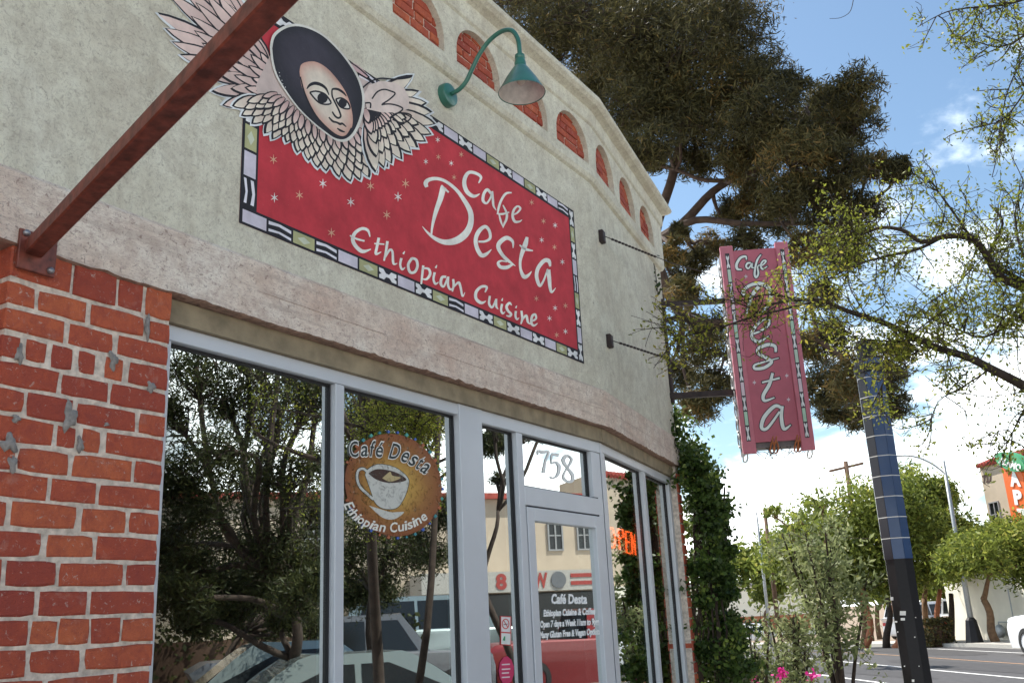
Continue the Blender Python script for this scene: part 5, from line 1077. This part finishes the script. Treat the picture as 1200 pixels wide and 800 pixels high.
# ------------------------------------------------------------------ across the street
LATB = 23.2
def onL(lat): return lambda x, y: hit(x, y, ST(lat, 0), lm)
def fb(a, o, z): return ST(LATB - o, a, z)                         # facade frame of the far building: along, proud, height
fB = onL(LATB); 
def aco(p): return p.dot(le), p.z
tl = aco(fB(1148, 548)); 
ap = thing('apartment_building', 'cream apartment building with red tiled roof edge and number 727 across the street', 'building', ST(LATB, 20, 0))
TE = tl[0]; TZ = tl[1]
mb = MB(); mb.box(fb, 20, TE, -9, 0, gz(40) - .5, TZ); wl = mb.build('wall', 'cream_wall', ap)
mb = MB(); mb.box(fb, -26, 19.99, -9, -.1, -.2, 5.25); mb.build('low_wall', 'cream_wall', ap)
le_x = aco(fB(1122, 690))[0]; zl = fB(1124, 672).z
mb = MB(); mb.box(fb, TE + .01, le_x, -8, .6, gz(50) - .6, zl); mb.build('side_wing', 'white_wall', ap)
mb = MB(); mb.box(fb, 26, TE + .001, -.2, .6, -1, zl - .02); mb.build('front_wing', 'white_wall', ap)
n_ = 0; a = 20.1
while a < TE - .05:
    mb = MB(); mb.tube([fb(a, -.5, TZ + .28), fb(a, .18, TZ + .04)], .10, 6); mb.build('roof_tile', 'roof_tile', ap); a += .22; n_ += 1
mb = MB(); mb.box(fb, -26, 19.9, -.5, .1, 5.25, 5.42); mb.build('tile_edge', 'roof_tile', ap)
def far_window(cx0, z0, w, h, fr=fb, par=ap, m='dark_window', off=0):
    mb = MB(); mb.box(fr, cx0 - w / 2, cx0 + w / 2, off - .02, off + .01, z0, z0 + h); g = mb.build('window', m, par)
    mb = MB(); t = .05; mb.box(fr, cx0 - w / 2 - t, cx0 - w / 2, off, off + .05, z0 - t, z0 + h + t); mb.box(fr, cx0 + w / 2, cx0 + w / 2 + t, off, off + .05, z0 - t, z0 + h + t); mb.box(fr, cx0 - w / 2, cx0 + w / 2, off, off + .048, z0 - t, z0); mb.box(fr, cx0 - w / 2, cx0 + w / 2, off, off + .048, z0 + h, z0 + h + t)
    mb.box(fr, cx0 - .025, cx0 + .025, off, off + .04, z0, z0 + h); mb.box(fr, cx0 - w / 2, cx0 + w / 2, off, off + .036, z0 + h / 2, z0 + h / 2 + .04); mb.build('frame', 'mesh_grey', g)
w0 = aco(fB(1160, 590)); w1_ = aco(fB(1175, 616)); far_window((w0[0] + w1_[0]) / 2, w1_[1], abs(w0[0] - w1_[0]), w0[1] - w1_[1])
for a in (33, 29, 25, 22): far_window(a, 4.9, .8, 1.4)
for a in (16.7, 15.7, 12.5, 8.2, 4.5, 0, -5, -10): far_window(a, 3.7, .42, .8, off=-.1)
mb = MB(); f_ = onL(LATB - .02)
text(mb, '727', (1152, 566), (1163, 563.4), 9, f_, .05, None, up=(-.17, -1)); mb.build('number', 'brown_letter', ap)
# its blade signs
sgn = thing('apartment_sign', 'tall orange vertical sign with white letters topped by a green oval across the street', 'sign', ST(LATB - .6, 34, 0))
fO = onL(LATB - 1.2)
mb = MB(); mb.prism([fO(1173, 545), fO(1197, 553), fO(1222, 660), fO(1196, 660)], lm * .35); og = mb.build('orange_board', 'orange_sign', sgn)
f_ = onL(LATB - 1.23); mb = MB()
text(mb, 'A', (1184, 568.5), (1196.5, 568.5), 16, f_, .06, None, up=(-.17, -1)); text(mb, 'P', (1189, 590), (1199, 590), 16, f_, .06, None, up=(-.17, -1)); text(mb, 'T', (1194, 612), (1206, 612), 16, f_, .06, None, up=(-.17, -1)); mb.build('letters', 'white_sign', og)
mb = MB(); P = [(1183 + 18.5 * math.cos(t) * math.cos(.42) - 9.5 * math.sin(t) * math.sin(.42), 541 + 18.5 * math.cos(t) * math.sin(.42) + 9.5 * math.sin(t) * math.cos(.42)) for t in [i * 2 * math.pi / 28 for i in range(28)]]
f2_ = onL(LATB - 1.35); mb.prism([f2_(*p) for p in P], lm * .3); gg = mb.build('green_oval', 'green_sign', sgn)
mb = MB(); text(mb, 'ALAMO', (1170, 541.5), (1195, 552), 7.5, onL(LATB - 1.38), .04, None, up=(.3, -1)); mb.build('letters', 'white_sign', gg)
mb = MB(); p = fO(1198, 640); mb.tube([Vector((p.x, p.y, -.2)) + lm * .17, Vector((p.x, p.y, p.z)) + lm * .17], .12, 8); mb.build('post', 'galvanised', sgn)
# shop with a striped band seen mirrored in the door
sh = thing('shop_awning', 'white shop fascia band with red stripes and round dark emblem across the street', 'awning', ST(LATB - 1, 8, 2))
mb = MB(); mb.box(fb, 11.0, 17.7, -.05, 1.2, 2.42, 3.0); fas = mb.build('fascia', 'sill', sh)
mb = MB()
for z_ in (2.50, 2.72): mb.box(fb, 15.55, 17.65, 1.2, 1.215, z_ + .06, z_ + .17)
mb.build('stripe', 'stone_red', fas)
mb = MB(); mb.lathe([(0, .03), (.24, .03), (.24, 0)], fb(15.15, 1.2, 2.72), -lm, 20); mb.build('emblem', 'car_grey', fas)
mb = MB(); f_ = lambda x, y: fb(x, 1.215, y)
text(mb, 'W', (14.35, 2.52), (14.8, 2.52), .42, f_, .04, None, up=(0, 1)); text(mb, 'S', (13.9, 2.52), (14.2, 2.52), .42, f_, .04, None, up=(0, 1)); text(mb, '8', (13.2, 2.52), (13.55, 2.52), .42, f_, .04, None, up=(0, 1)); mb.build('letters', 'stone_red', fas)
mb = MB(); mb.box(fb, 11.2, 17.5, -.02, .05, .2, 2.4); mb.build('shopfront', 'dark_window', sh)

# street trees beyond the road
def ft(px0, lat_r, cl, label, name='street_tree', m='far_leaf', leaf=.16, ns=26, npr=26, tr=.16, fz=1.8, group='leafy trees across the street', bark='pale_bark'):
    b = atR(px0, 740, lat_r); al = b.dot(le); b.z = gz(al) + .1; cls = []
    for x, y, r in cl: rad = lat_r + random.uniform(-1.5, 1.5); p = atR(x, y, rad); cls.append((p, r * rad / FPX * 1.05))
    return tree(name, label, 'tree', b, cls, m, bark, ns, npr, leaf, tr, fz, group, sub=.62, squash=.8, elong=2.6)
ft(1010, 44, [(930, 650, 30), (960, 620, 34), (985, 650, 36), (1010, 600, 38), (1035, 640, 38), (1000, 675, 26), (1045, 590, 32), (1060, 620, 34), (965, 675, 24), (1040, 675, 24)], 'bright green street tree left of the blue pole across the road', ns=48, npr=75, leaf=.085)
ft(1090, 47, [(1080, 590, 30), (1090, 630, 34), (1115, 655, 26), (1075, 665, 26), (1110, 620, 26), (1060, 570, 24), (1100, 580, 18)], 'green street tree just right of the blue pole across the road', ns=44, npr=70, leaf=.085)
ft(1165, 40, [(1150, 650, 26), (1185, 650, 28), (1120, 660, 20), (1200, 630, 26), (1215, 665, 26), (1170, 630, 18), (1130, 640, 16)], 'low spreading street tree in front of the white wall', ns=40, npr=70, leaf=.075, fz=1.5)
ft(900, 62, [(885, 670, 26), (905, 650, 24), (925, 675, 26), (870, 655, 18), (940, 650, 22), (900, 690, 18)], 'hazy green street tree behind the thin utility pole', ns=26, npr=22, leaf=.2)
ft(960, 30, [(940, 610, 16), (925, 630, 18), (960, 590, 16), (905, 600, 10), (950, 640, 18), (975, 615, 14)], 'thin wispy street tree with sparse twigs rising over the shrubs', ns=14, npr=8, leaf=.09, tr=.07, group='leafy trees across the street')
ft(1030, 60, [(1010, 690, 18), (1045, 690, 16), (1075, 690, 18), (1110, 690, 16)], 'shaded low street tree behind the brick coloured trunks', ns=26, npr=26, leaf=.2)
for x, y0, y1, rad, m, lab in ((1046, 690, 747, 42, 'clay', 'reddish trunk nearest the blue pole across the road'), (1012, 690, 745, 44, 'clay', 'reddish trunk left of the others across the road'), (1053 + 50, 690, 742, 46, 'clay', 'slim reddish trunk right of the blue pole'), (1112, 695, 741, 46, 'bark', 'slim dark trunk beside the hedge'), (1060, 690, 743, 50, 'bark', 'dark leaning trunk partly behind the blue pole'), (1037, 700, 747, 43, 'bark', 'dark trunk between the reddish ones across the road')):
    a = atR(x, y1, rad); b = atR(x + random.uniform(-3, 3), y0, rad); t = thing('tree_trunk', lab, 'tree', a, 'bare trunks across the road'); mb = MB(); a.z = gz(a.dot(le)) - .05; limb(mb, a, b, .16, .09, wig=.05); mb.build('trunk', m, t, True)
hd = thing('hedge', 'small clipped brown hedge on the far pavement', 'hedge', atR(1098, 742, 41)); 
b = atR(1098, 742, 41); gzv = gz(b.dot(le)); mb = MB(); mb.tube([Vector((b.x, b.y, gzv - .1)), Vector((b.x, b.y, gzv + .8))], .4, 8); mb.build('core', 'hedge_wood', hd)
P = np.array([(b.x + random.uniform(-.5, .5), b.y + random.uniform(-.5, .5), gzv + random.uniform(0, 1.05)) for _ in range(1500)]); leaves('leaves', P, .1, 'pine_needles', hd, 1.4)

# far low white building and planting down the road
fw = thing('low_building', 'long low white building far down the road behind the cars', 'building', atR(890, 720, 120)); c = atR(890, 720, 120)
mb = MB(); al = c.dot(le); la = c.dot(lm); mb.box(lambda a, o, z: ST(la + a, al - o, z), -12, 8, -10, 0, -2.5, 4.3); mb.build('wall', 'white_wall', fw)
mb = MB(); mb.box(lambda a, o, z: ST(la + a, al - o, z), -12.3, 8.3, -10.3, .3, 4.3, 4.8); mb.build('roof', 'mesh_grey', fw)
mb = MB(); mb.box(lambda a, o, z: ST(la + a, al - o, z), -10, 6, .0, .05, -.9, .9); mb.build('shop_window', 'clay', fw)
# poles
def pole(name, label, cat, x0, y0, x1, y1, rad, r0, r1, m, group=None):
    a = atR(x1, y1, rad); a.z = gz(a.dot(le)); zt = atR(x0, y0, rad).z; t = thing(name, label, cat, a, group); mb = MB(); mb.tube([a, Vector((a.x, a.y, zt))], [r0, r1], 10); mb.build('shaft', m, t, True); return t, a, zt
t, a, zt = pole('lamp_post', 'grey street lamp post with curved arm in front of the white wall', 'street lamp', 1103, 540, 1141, 745, 40, .11, .06, 'galvanised')
mb = MB(); ar = [Vector((a.x, a.y, zt - .5)), Vector((a.x - .5, a.y, zt - .05)), Vector((a.x - 1.2, a.y, zt + .25)), Vector((a.x - 2.1, a.y, zt + .25))]; mb.tube([Vector(q) for q in catmull([tuple(q) for q in ar], 4)], .035, 6); mb.build('arm', 'galvanised', t, True)
mb = MB(); mb.lathe([(.05, 0), (.14, -.04), (.15, -.1), (0, -.12)], ar[-1], (0, 0, 1), 12); mb.build('lamp_head', 'galvanised', t, True)
mb = MB(); mb.lathe([(.34, 0), (.32, .15), (.2, .9), (.12, 1.0)], a, (0, 0, 1), 8); mb.build('base', 'pole_black', t)
t, a, zt = pole('lamp_post', 'thin pale lamp post far down the road beside the brown utility pole', 'street lamp', 885, 600, 903, 745, 58, .1, .07, 'galvanised')
t, a, zt = pole('utility_pole', 'thin brown wooden utility pole left of the shrubs', 'utility pole', 895, 596, 913, 740, 50, .13, .09, 'wood_pole')
t, a, zt = pole('utility_pole', 'wooden utility pole with cross arms and transformer above the trees', 'utility pole', 993, 540, 1020, 742, 55, .16, .12, 'wood_pole')
for dz in (.35, 1.9): mb = MB(); mb.tube([Vector((a.x - .95, a.y, zt - dz - .15)), Vector((a.x + .95, a.y, zt - dz + .2))], .07, 6); mb.build('cross_arm', 'wood_pole', t)
mb = MB(); mb.lathe([(0, .55), (.28, .5), (.3, .45), (.3, -.45), (0, -.5)], Vector((a.x + .45, a.y, zt - 3.2)), (0, 0, 1), 14); mb.build('transformer', 'galvanised', t, True)
# gas meter on the white wall
gm = thing('utility_meter', 'small grey utility meter at the foot of the white wall', 'meter', onL(LATB - .8)(1172, 740)); p = onL(LATB - .85)(1172, 739)
mb = MB(); mb.lathe([(0, .12), (.2, .12), (.26, .06), (.26, -.06), (.2, -.12), (0, -.12)], p, -lm, 12); mb.build('dial_case', 'galvanised', gm, True)
mb = MB(); mb.tube([p + UPZ * .2, p + UPZ * .35, p + UPZ * .35 - le * 1.1, p + UPZ * 1.6 - le * 1.1], .03, 6); mb.build('pipe', 'galvanised', gm)

# ------------------------------------------------------------------ vehicles
def car(name, label, cat, pos, heading, paint, L=4.6, Wd=1.8, H=1.45, kind='sedan', group=None, base_z=0):
    root = thing(name, label, cat, pos, group); ch, sh_ = math.cos(heading), math.sin(heading); o = Vector(pos)
    def F(x, y, z): return o + Vector((x * ch - y * sh_, x * sh_ + y * ch, z))      # x forward, y left
    hl = L / 2; gc = .22; belt = H * .62
    if kind == 'sedan': low = [(-hl, .48), (-hl + .05, .78), (-hl + .25, belt - .02), (-hl + 1.0, belt), (hl - 1.35, belt - .02), (hl - .6, belt - .12), (hl - .1, .68), (hl, .45)]; gh = [(-hl + .75, belt - .02), (-hl + 1.45, H - .03), (-hl + 1.9, H), (hl - 2.25, H), (hl - 1.9, H - .04), (hl - 1.15, belt - .04)]
    elif kind == 'suv': low = [(-hl, .5), (-hl + .03, .9), (-hl + .12, belt), (hl - 1.3, belt), (hl - .25, belt - .1), (hl, .75), (hl + .02, .5)]; gh = [(-hl + .1, belt - .02), (-hl + .3, H - .05), (-hl + .6, H), (hl - 1.9, H), (hl - 1.7, H - .04), (hl - 1.15, belt - .02)]
    else: low = [(-hl, .55), (-hl, 1.12), (hl - 1.5, 1.12), (hl - .2, 1.05), (hl, .9), (hl + .02, .5)]; belt = 1.1; gh = [(-hl + 2.2, belt - .02), (-hl + 2.3, H - .04), (-hl + 2.5, H), (hl - 2.0, H), (hl - 1.85, H - .04), (hl - 1.3, belt - .02)]
    prof = [(-hl + .05, gc), (-hl, .4)] + low + [(hl - .05, gc)]
    mb = MB(); lev = [(0, Wd / 2 - .07), (1, Wd / 2)]; n = len(prof)
    cp = catmull(prof, 3); N = len(cp); ys = [-Wd / 2, -Wd / 2 + .04, Wd / 2 - .04, Wd / 2]; vs = []
    for j, y in enumerate(ys):
        for x, z in cp:
            k = 1 if j in (1, 2) else .965; vs.append(F(x * k, y * (1 if z < .9 else .965), z if j in (1, 2) else gc + (z - gc) * .96))
    mb.add(vs, [(j * N + i, j * N + i + 1, (j + 1) * N + i + 1, (j + 1) * N + i) for j in range(3) for i in range(N - 1)] + [(j * N + N - 1, j * N, (j + 1) * N, (j + 1) * N + N - 1) for j in range(3)] + [tuple(range(N))[::-1], tuple(range(3 * N, 4 * N))]); body = mb.build('body', paint, root, True, 35)
    mb = MB(); g = catmull(gh, 3); N = len(g); vs = []
    for sgn_, k in ((-1, 1), (1, 1)):
        for x, z in g: t = (z - belt) / (H - belt); vs.append(F(x, sgn_ * (Wd / 2 - .07 - .17 * max(t, 0)), z))
    mb.add(vs, [(i, i + 1, N + i + 1, N + i) for i in range(N - 1)] + [tuple(range(N))[::-1], tuple(range(N, 2 * N))]); mb.build('cabin', paint, root, True, 35)
    # windows, slightly proud of the cabin
    x0, x1 = gh[0][0], gh[-1][0]; xt0, xt1 = gh[2][0] - .1, gh[3][0] + .1; zb, zt_ = belt + .05, H - .11; t = (zt_ - belt) / (H - belt)
    for sgn_ in (-1, 1):
        mid = (xt0 + xt1) / 2 - .05; ins = lambda x, z: F(x, sgn_ * (Wd / 2 - .07 - .17 * (z - belt) / (H - belt) + .006), z)
        for a0, a1, b0, b1 in ((x0 + .26, mid - .04, xt0 + .08, mid - .04), (mid + .04, x1 - .28, mid + .04, xt1 - .06)):
            mb = MB(); P = [ins(a0, zb), ins(a1, zb), ins(b1, zt_), ins(b0, zt_)]; mb.add(P, [(0, 1, 2, 3)]); mb.build('side_window', 'dark_window', root)
    for (xa, xb, dx) in ((gh[-1][0], gh[-2][0], .012), (gh[0][0], gh[1][0], -.012)):
        mb = MB(); za, zb_ = belt + .04, H - .09; ya, yb = Wd / 2 - .16, Wd / 2 - .26
        f_ = lambda t: xa + (xb - xa) * t + dx
        mb.add([F(f_(.1) + dx, -ya, za), F(f_(.1) + dx, ya, za), F(f_(.9) + dx, yb, zb_), F(f_(.9) + dx, -yb, zb_)], [(0, 1, 2, 3)]); mb.build('windscreen', 'dark_window', root)
    for x in (-hl + .85, hl - .88):
        for sgn_ in (-1, 1):
            r_ = .33 if kind != 'pickup' else .38; c = F(x, sgn_ * (Wd / 2 - .1), r_); ax_ = F(0, sgn_, 0) - F(0, 0, 0)
            mb = MB(); mb.lathe([(0, -.1), (r_, -.1), (r_, .1), (r_ * .68, .115), (r_ * .66, .1)], c, ax_, 20); w_ = mb.build('wheel', 'tyre', root, True, 40)
            mb = MB(); mb.lathe([(r_ * .66, .1), (r_ * .5, .085), (r_ * .15, .11), (0, .11)], c, ax_, 12); mb.build('rim', 'rim', w_)
    for sgn_ in (-1, 1):
        mb = MB(); mb.box(lambda a, b, z: F(a, b, z), hl - .12, hl + .015, sgn_ * (Wd / 2 - .32) - .2, sgn_ * (Wd / 2 - .32) + .2, .6, .72); mb.build('headlight', 'tube_glass', root)
        mb = MB(); mb.box(lambda a, b, z: F(a, b, z), -hl - .012, -hl + .1, sgn_ * (Wd / 2 - .28) - .2, sgn_ * (Wd / 2 - .28) + .2, .72, .88); mb.build('tail_light', 'tail_red', root)
    mb = MB(); mb.box(lambda a, b, z: F(a, b, z), -hl - .03, -hl + .06, -Wd / 2 + .1, Wd / 2 - .1, .3, .5); mb.box(lambda a, b, z: F(a, b, z), hl - .06, hl + .04, -Wd / 2 + .1, Wd / 2 - .1, .28, .48); mb.build('bumper', 'car_grey' if paint != 'car_white' else paint, root)
    return root
HR = math.pi / 2 - A0      # heading along the street, away from the camera
p = atR(880, 740, 80); p.z = gz(p.dot(le)); car('car', 'small white car seen from behind far down the road', 'car', p, HR, 'car_white', 4.4, 1.8, 1.45, 'sedan')
p = atR(868, 740, 92); p.z = gz(p.dot(le)); p -= lm * 1.0; car('car', 'white car half hidden by the ivy further down the road', 'car', p, HR, 'car_white', 4.4, 1.8, 1.45, 'sedan')
p = atR(1090, 735, 56); p.z = gz(p.dot(le)) + .1; car('suv', 'white suv parked behind the hedge across the road', 'suv', p, HR - 1.2, 'car_white', 4.7, 1.9, 1.8, 'suv')
p = atR(1124, 735, 54); p.z = gz(p.dot(le)) + .1; car('suv', 'white suv parked next to the lamp post across the road', 'suv', p, HR - .4, 'car_white', 4.7, 1.9, 1.85, 'suv')
p = onL(16.3)(1181, 757); al = p.dot(le); p = ST(17.3, al - 2.85, 0); car('pickup', 'white pickup truck nose entering at the right edge of the road', 'pickup', p, HR, 'car_white', 5.6, 1.95, 1.85, 'pickup')

# ------------------------------------------------------------------ behind and beside the camera (mirrored in the windows)
def mirror(P): P = Vector(P); return P - n1 * 2 * ((P - n1 * (GO - D)).dot(n1))
def mpx(x, y, L):
    """real point whose mirror image in the shop glass lies on the ray (x,y), L metres from the eye on the flat"""
    return mirror(atR(x, y, L))
def mtree(label, px0, L, cl, seed, leaf=.018, ns=30, npr=74, tr=.13, fz=2.0):
    random.seed(seed); b = mpx(px0, 790, L); b.z = .1; cls = []
    for x, y, r in cl: l_ = L + random.uniform(-1.2, 1.2); cls.append((mpx(x, y, l_), r * l_ / FPX))
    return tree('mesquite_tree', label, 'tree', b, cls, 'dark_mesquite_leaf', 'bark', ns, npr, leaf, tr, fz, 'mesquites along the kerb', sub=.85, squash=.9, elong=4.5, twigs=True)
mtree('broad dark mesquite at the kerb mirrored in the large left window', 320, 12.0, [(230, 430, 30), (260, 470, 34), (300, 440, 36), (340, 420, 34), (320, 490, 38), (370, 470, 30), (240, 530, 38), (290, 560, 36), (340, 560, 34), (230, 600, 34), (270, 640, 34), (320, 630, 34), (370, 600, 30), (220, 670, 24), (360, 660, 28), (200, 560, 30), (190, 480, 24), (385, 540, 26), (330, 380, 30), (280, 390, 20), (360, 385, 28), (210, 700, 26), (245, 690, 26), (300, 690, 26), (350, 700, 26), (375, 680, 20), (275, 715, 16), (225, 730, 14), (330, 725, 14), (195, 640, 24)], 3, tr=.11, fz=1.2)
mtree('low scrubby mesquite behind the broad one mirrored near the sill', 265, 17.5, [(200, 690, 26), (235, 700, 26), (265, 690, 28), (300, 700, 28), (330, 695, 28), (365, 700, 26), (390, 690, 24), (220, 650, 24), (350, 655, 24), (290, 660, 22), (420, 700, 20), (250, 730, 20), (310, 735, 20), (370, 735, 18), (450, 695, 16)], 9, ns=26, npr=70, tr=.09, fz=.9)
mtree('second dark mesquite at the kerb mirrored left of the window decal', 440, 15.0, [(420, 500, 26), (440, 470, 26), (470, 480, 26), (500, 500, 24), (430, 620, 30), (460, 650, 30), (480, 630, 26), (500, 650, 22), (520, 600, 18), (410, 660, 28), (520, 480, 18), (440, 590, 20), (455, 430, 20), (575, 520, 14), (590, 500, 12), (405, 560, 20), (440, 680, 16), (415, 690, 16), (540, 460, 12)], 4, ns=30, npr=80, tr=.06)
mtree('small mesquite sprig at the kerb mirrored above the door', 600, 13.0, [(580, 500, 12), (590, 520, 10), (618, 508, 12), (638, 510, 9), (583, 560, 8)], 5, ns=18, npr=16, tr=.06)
p = mpx(470, 790, 9.3); p.z = 0; b = p.dot(le); car('car', 'silver green sedan parked at the near kerb behind the camera', 'car', ST(7.5, 6.1, 0), HR, 'car_silver', 4.7, 1.8, 1.33, 'sedan')
p = mpx(405, 780, 17); b = p.dot(le); car('car', 'silver car waiting in the middle of the road behind the sedan', 'car', ST(10.6, 5.9, 0), HR, 'car_silver', 4.6, 1.8, 1.47, 'sedan')
car('pickup', 'dark grey pickup parked behind the dark mesquite', 'pickup', ST(15.6, 7.6, 0), HR, 'car_grey', 5.6, 1.95, 1.85, 'pickup')
car('pickup', 'dark red pickup parked before the striped shop fascia', 'pickup', ST(16.8, 13.6, 0), HR, 'car_red', 5.4, 1.9, 1.8, 'pickup')
car('van', 'pale green white van standing before the shop mirrored beside the door', 'van', ST(20.2, 10.8, .12), HR, 'car_silver', 5.2, 2.0, 2.2, 'suv')
for x, L, lab in ((647, 25.5, 'red bollard mirrored left in the door glass'), (692, 25.5, 'red bollard mirrored right in the door glass'), (360, 20, 'red bollard beside the dark mesquite trunk')):
    p = mpx(x, 790, L); p.z = .12; t = thing('bollard', lab, 'bollard', p, 'red bollards by the kerb'); mb = MB(); mb.lathe([(.06, 0), (.055, .95), (.04, 1.0), (0, 1.01)], p, (0, 0, 1), 12); mb.build('post', 'stone_red', t, True); mb = MB(); mb.lathe([(.062, .8), (.062, .88)], p, (0, 0, 1), 12); mb.build('band', 'white_sign', t)
hg = thing('hedge', 'added long dark hedge on the far pavement covering the bright wall mirrored in the left window', 'hedge', ST(19.4, 3, .1))  # hedge added to hide the bright far wall low in the window reflection
mb = MB(); mb.box(lambda a, o, z: ST(19.4 + o, a, z), -6, 10, -.3, .3, .1, 1.5); mb.build('core', 'hedge_wood', hg)
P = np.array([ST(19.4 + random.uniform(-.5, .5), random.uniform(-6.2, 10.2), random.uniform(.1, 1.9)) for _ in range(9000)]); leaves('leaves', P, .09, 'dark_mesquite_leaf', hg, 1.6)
# buildings closing the street to the right and behind
mb = MB(); bb = thing('warehouse', 'long low beige warehouse with green door across the street behind the camera', 'building', ST(25, -45, 0)); mb.box(fb, -60, -26.2, -12, -.5, -.2, 4.2); mb.build('wall', 'cream_wall', bb)
mb = MB(); mb.box(fb, -60.2, -26.1, -12.2, -.3, 4.2, 4.5); mb.build('roof', 'mesh_grey', bb)
for a in (-30, -35, -41, -48): far_window(a, 1.2, 2.0, 1.4, par=bb, off=-.5)
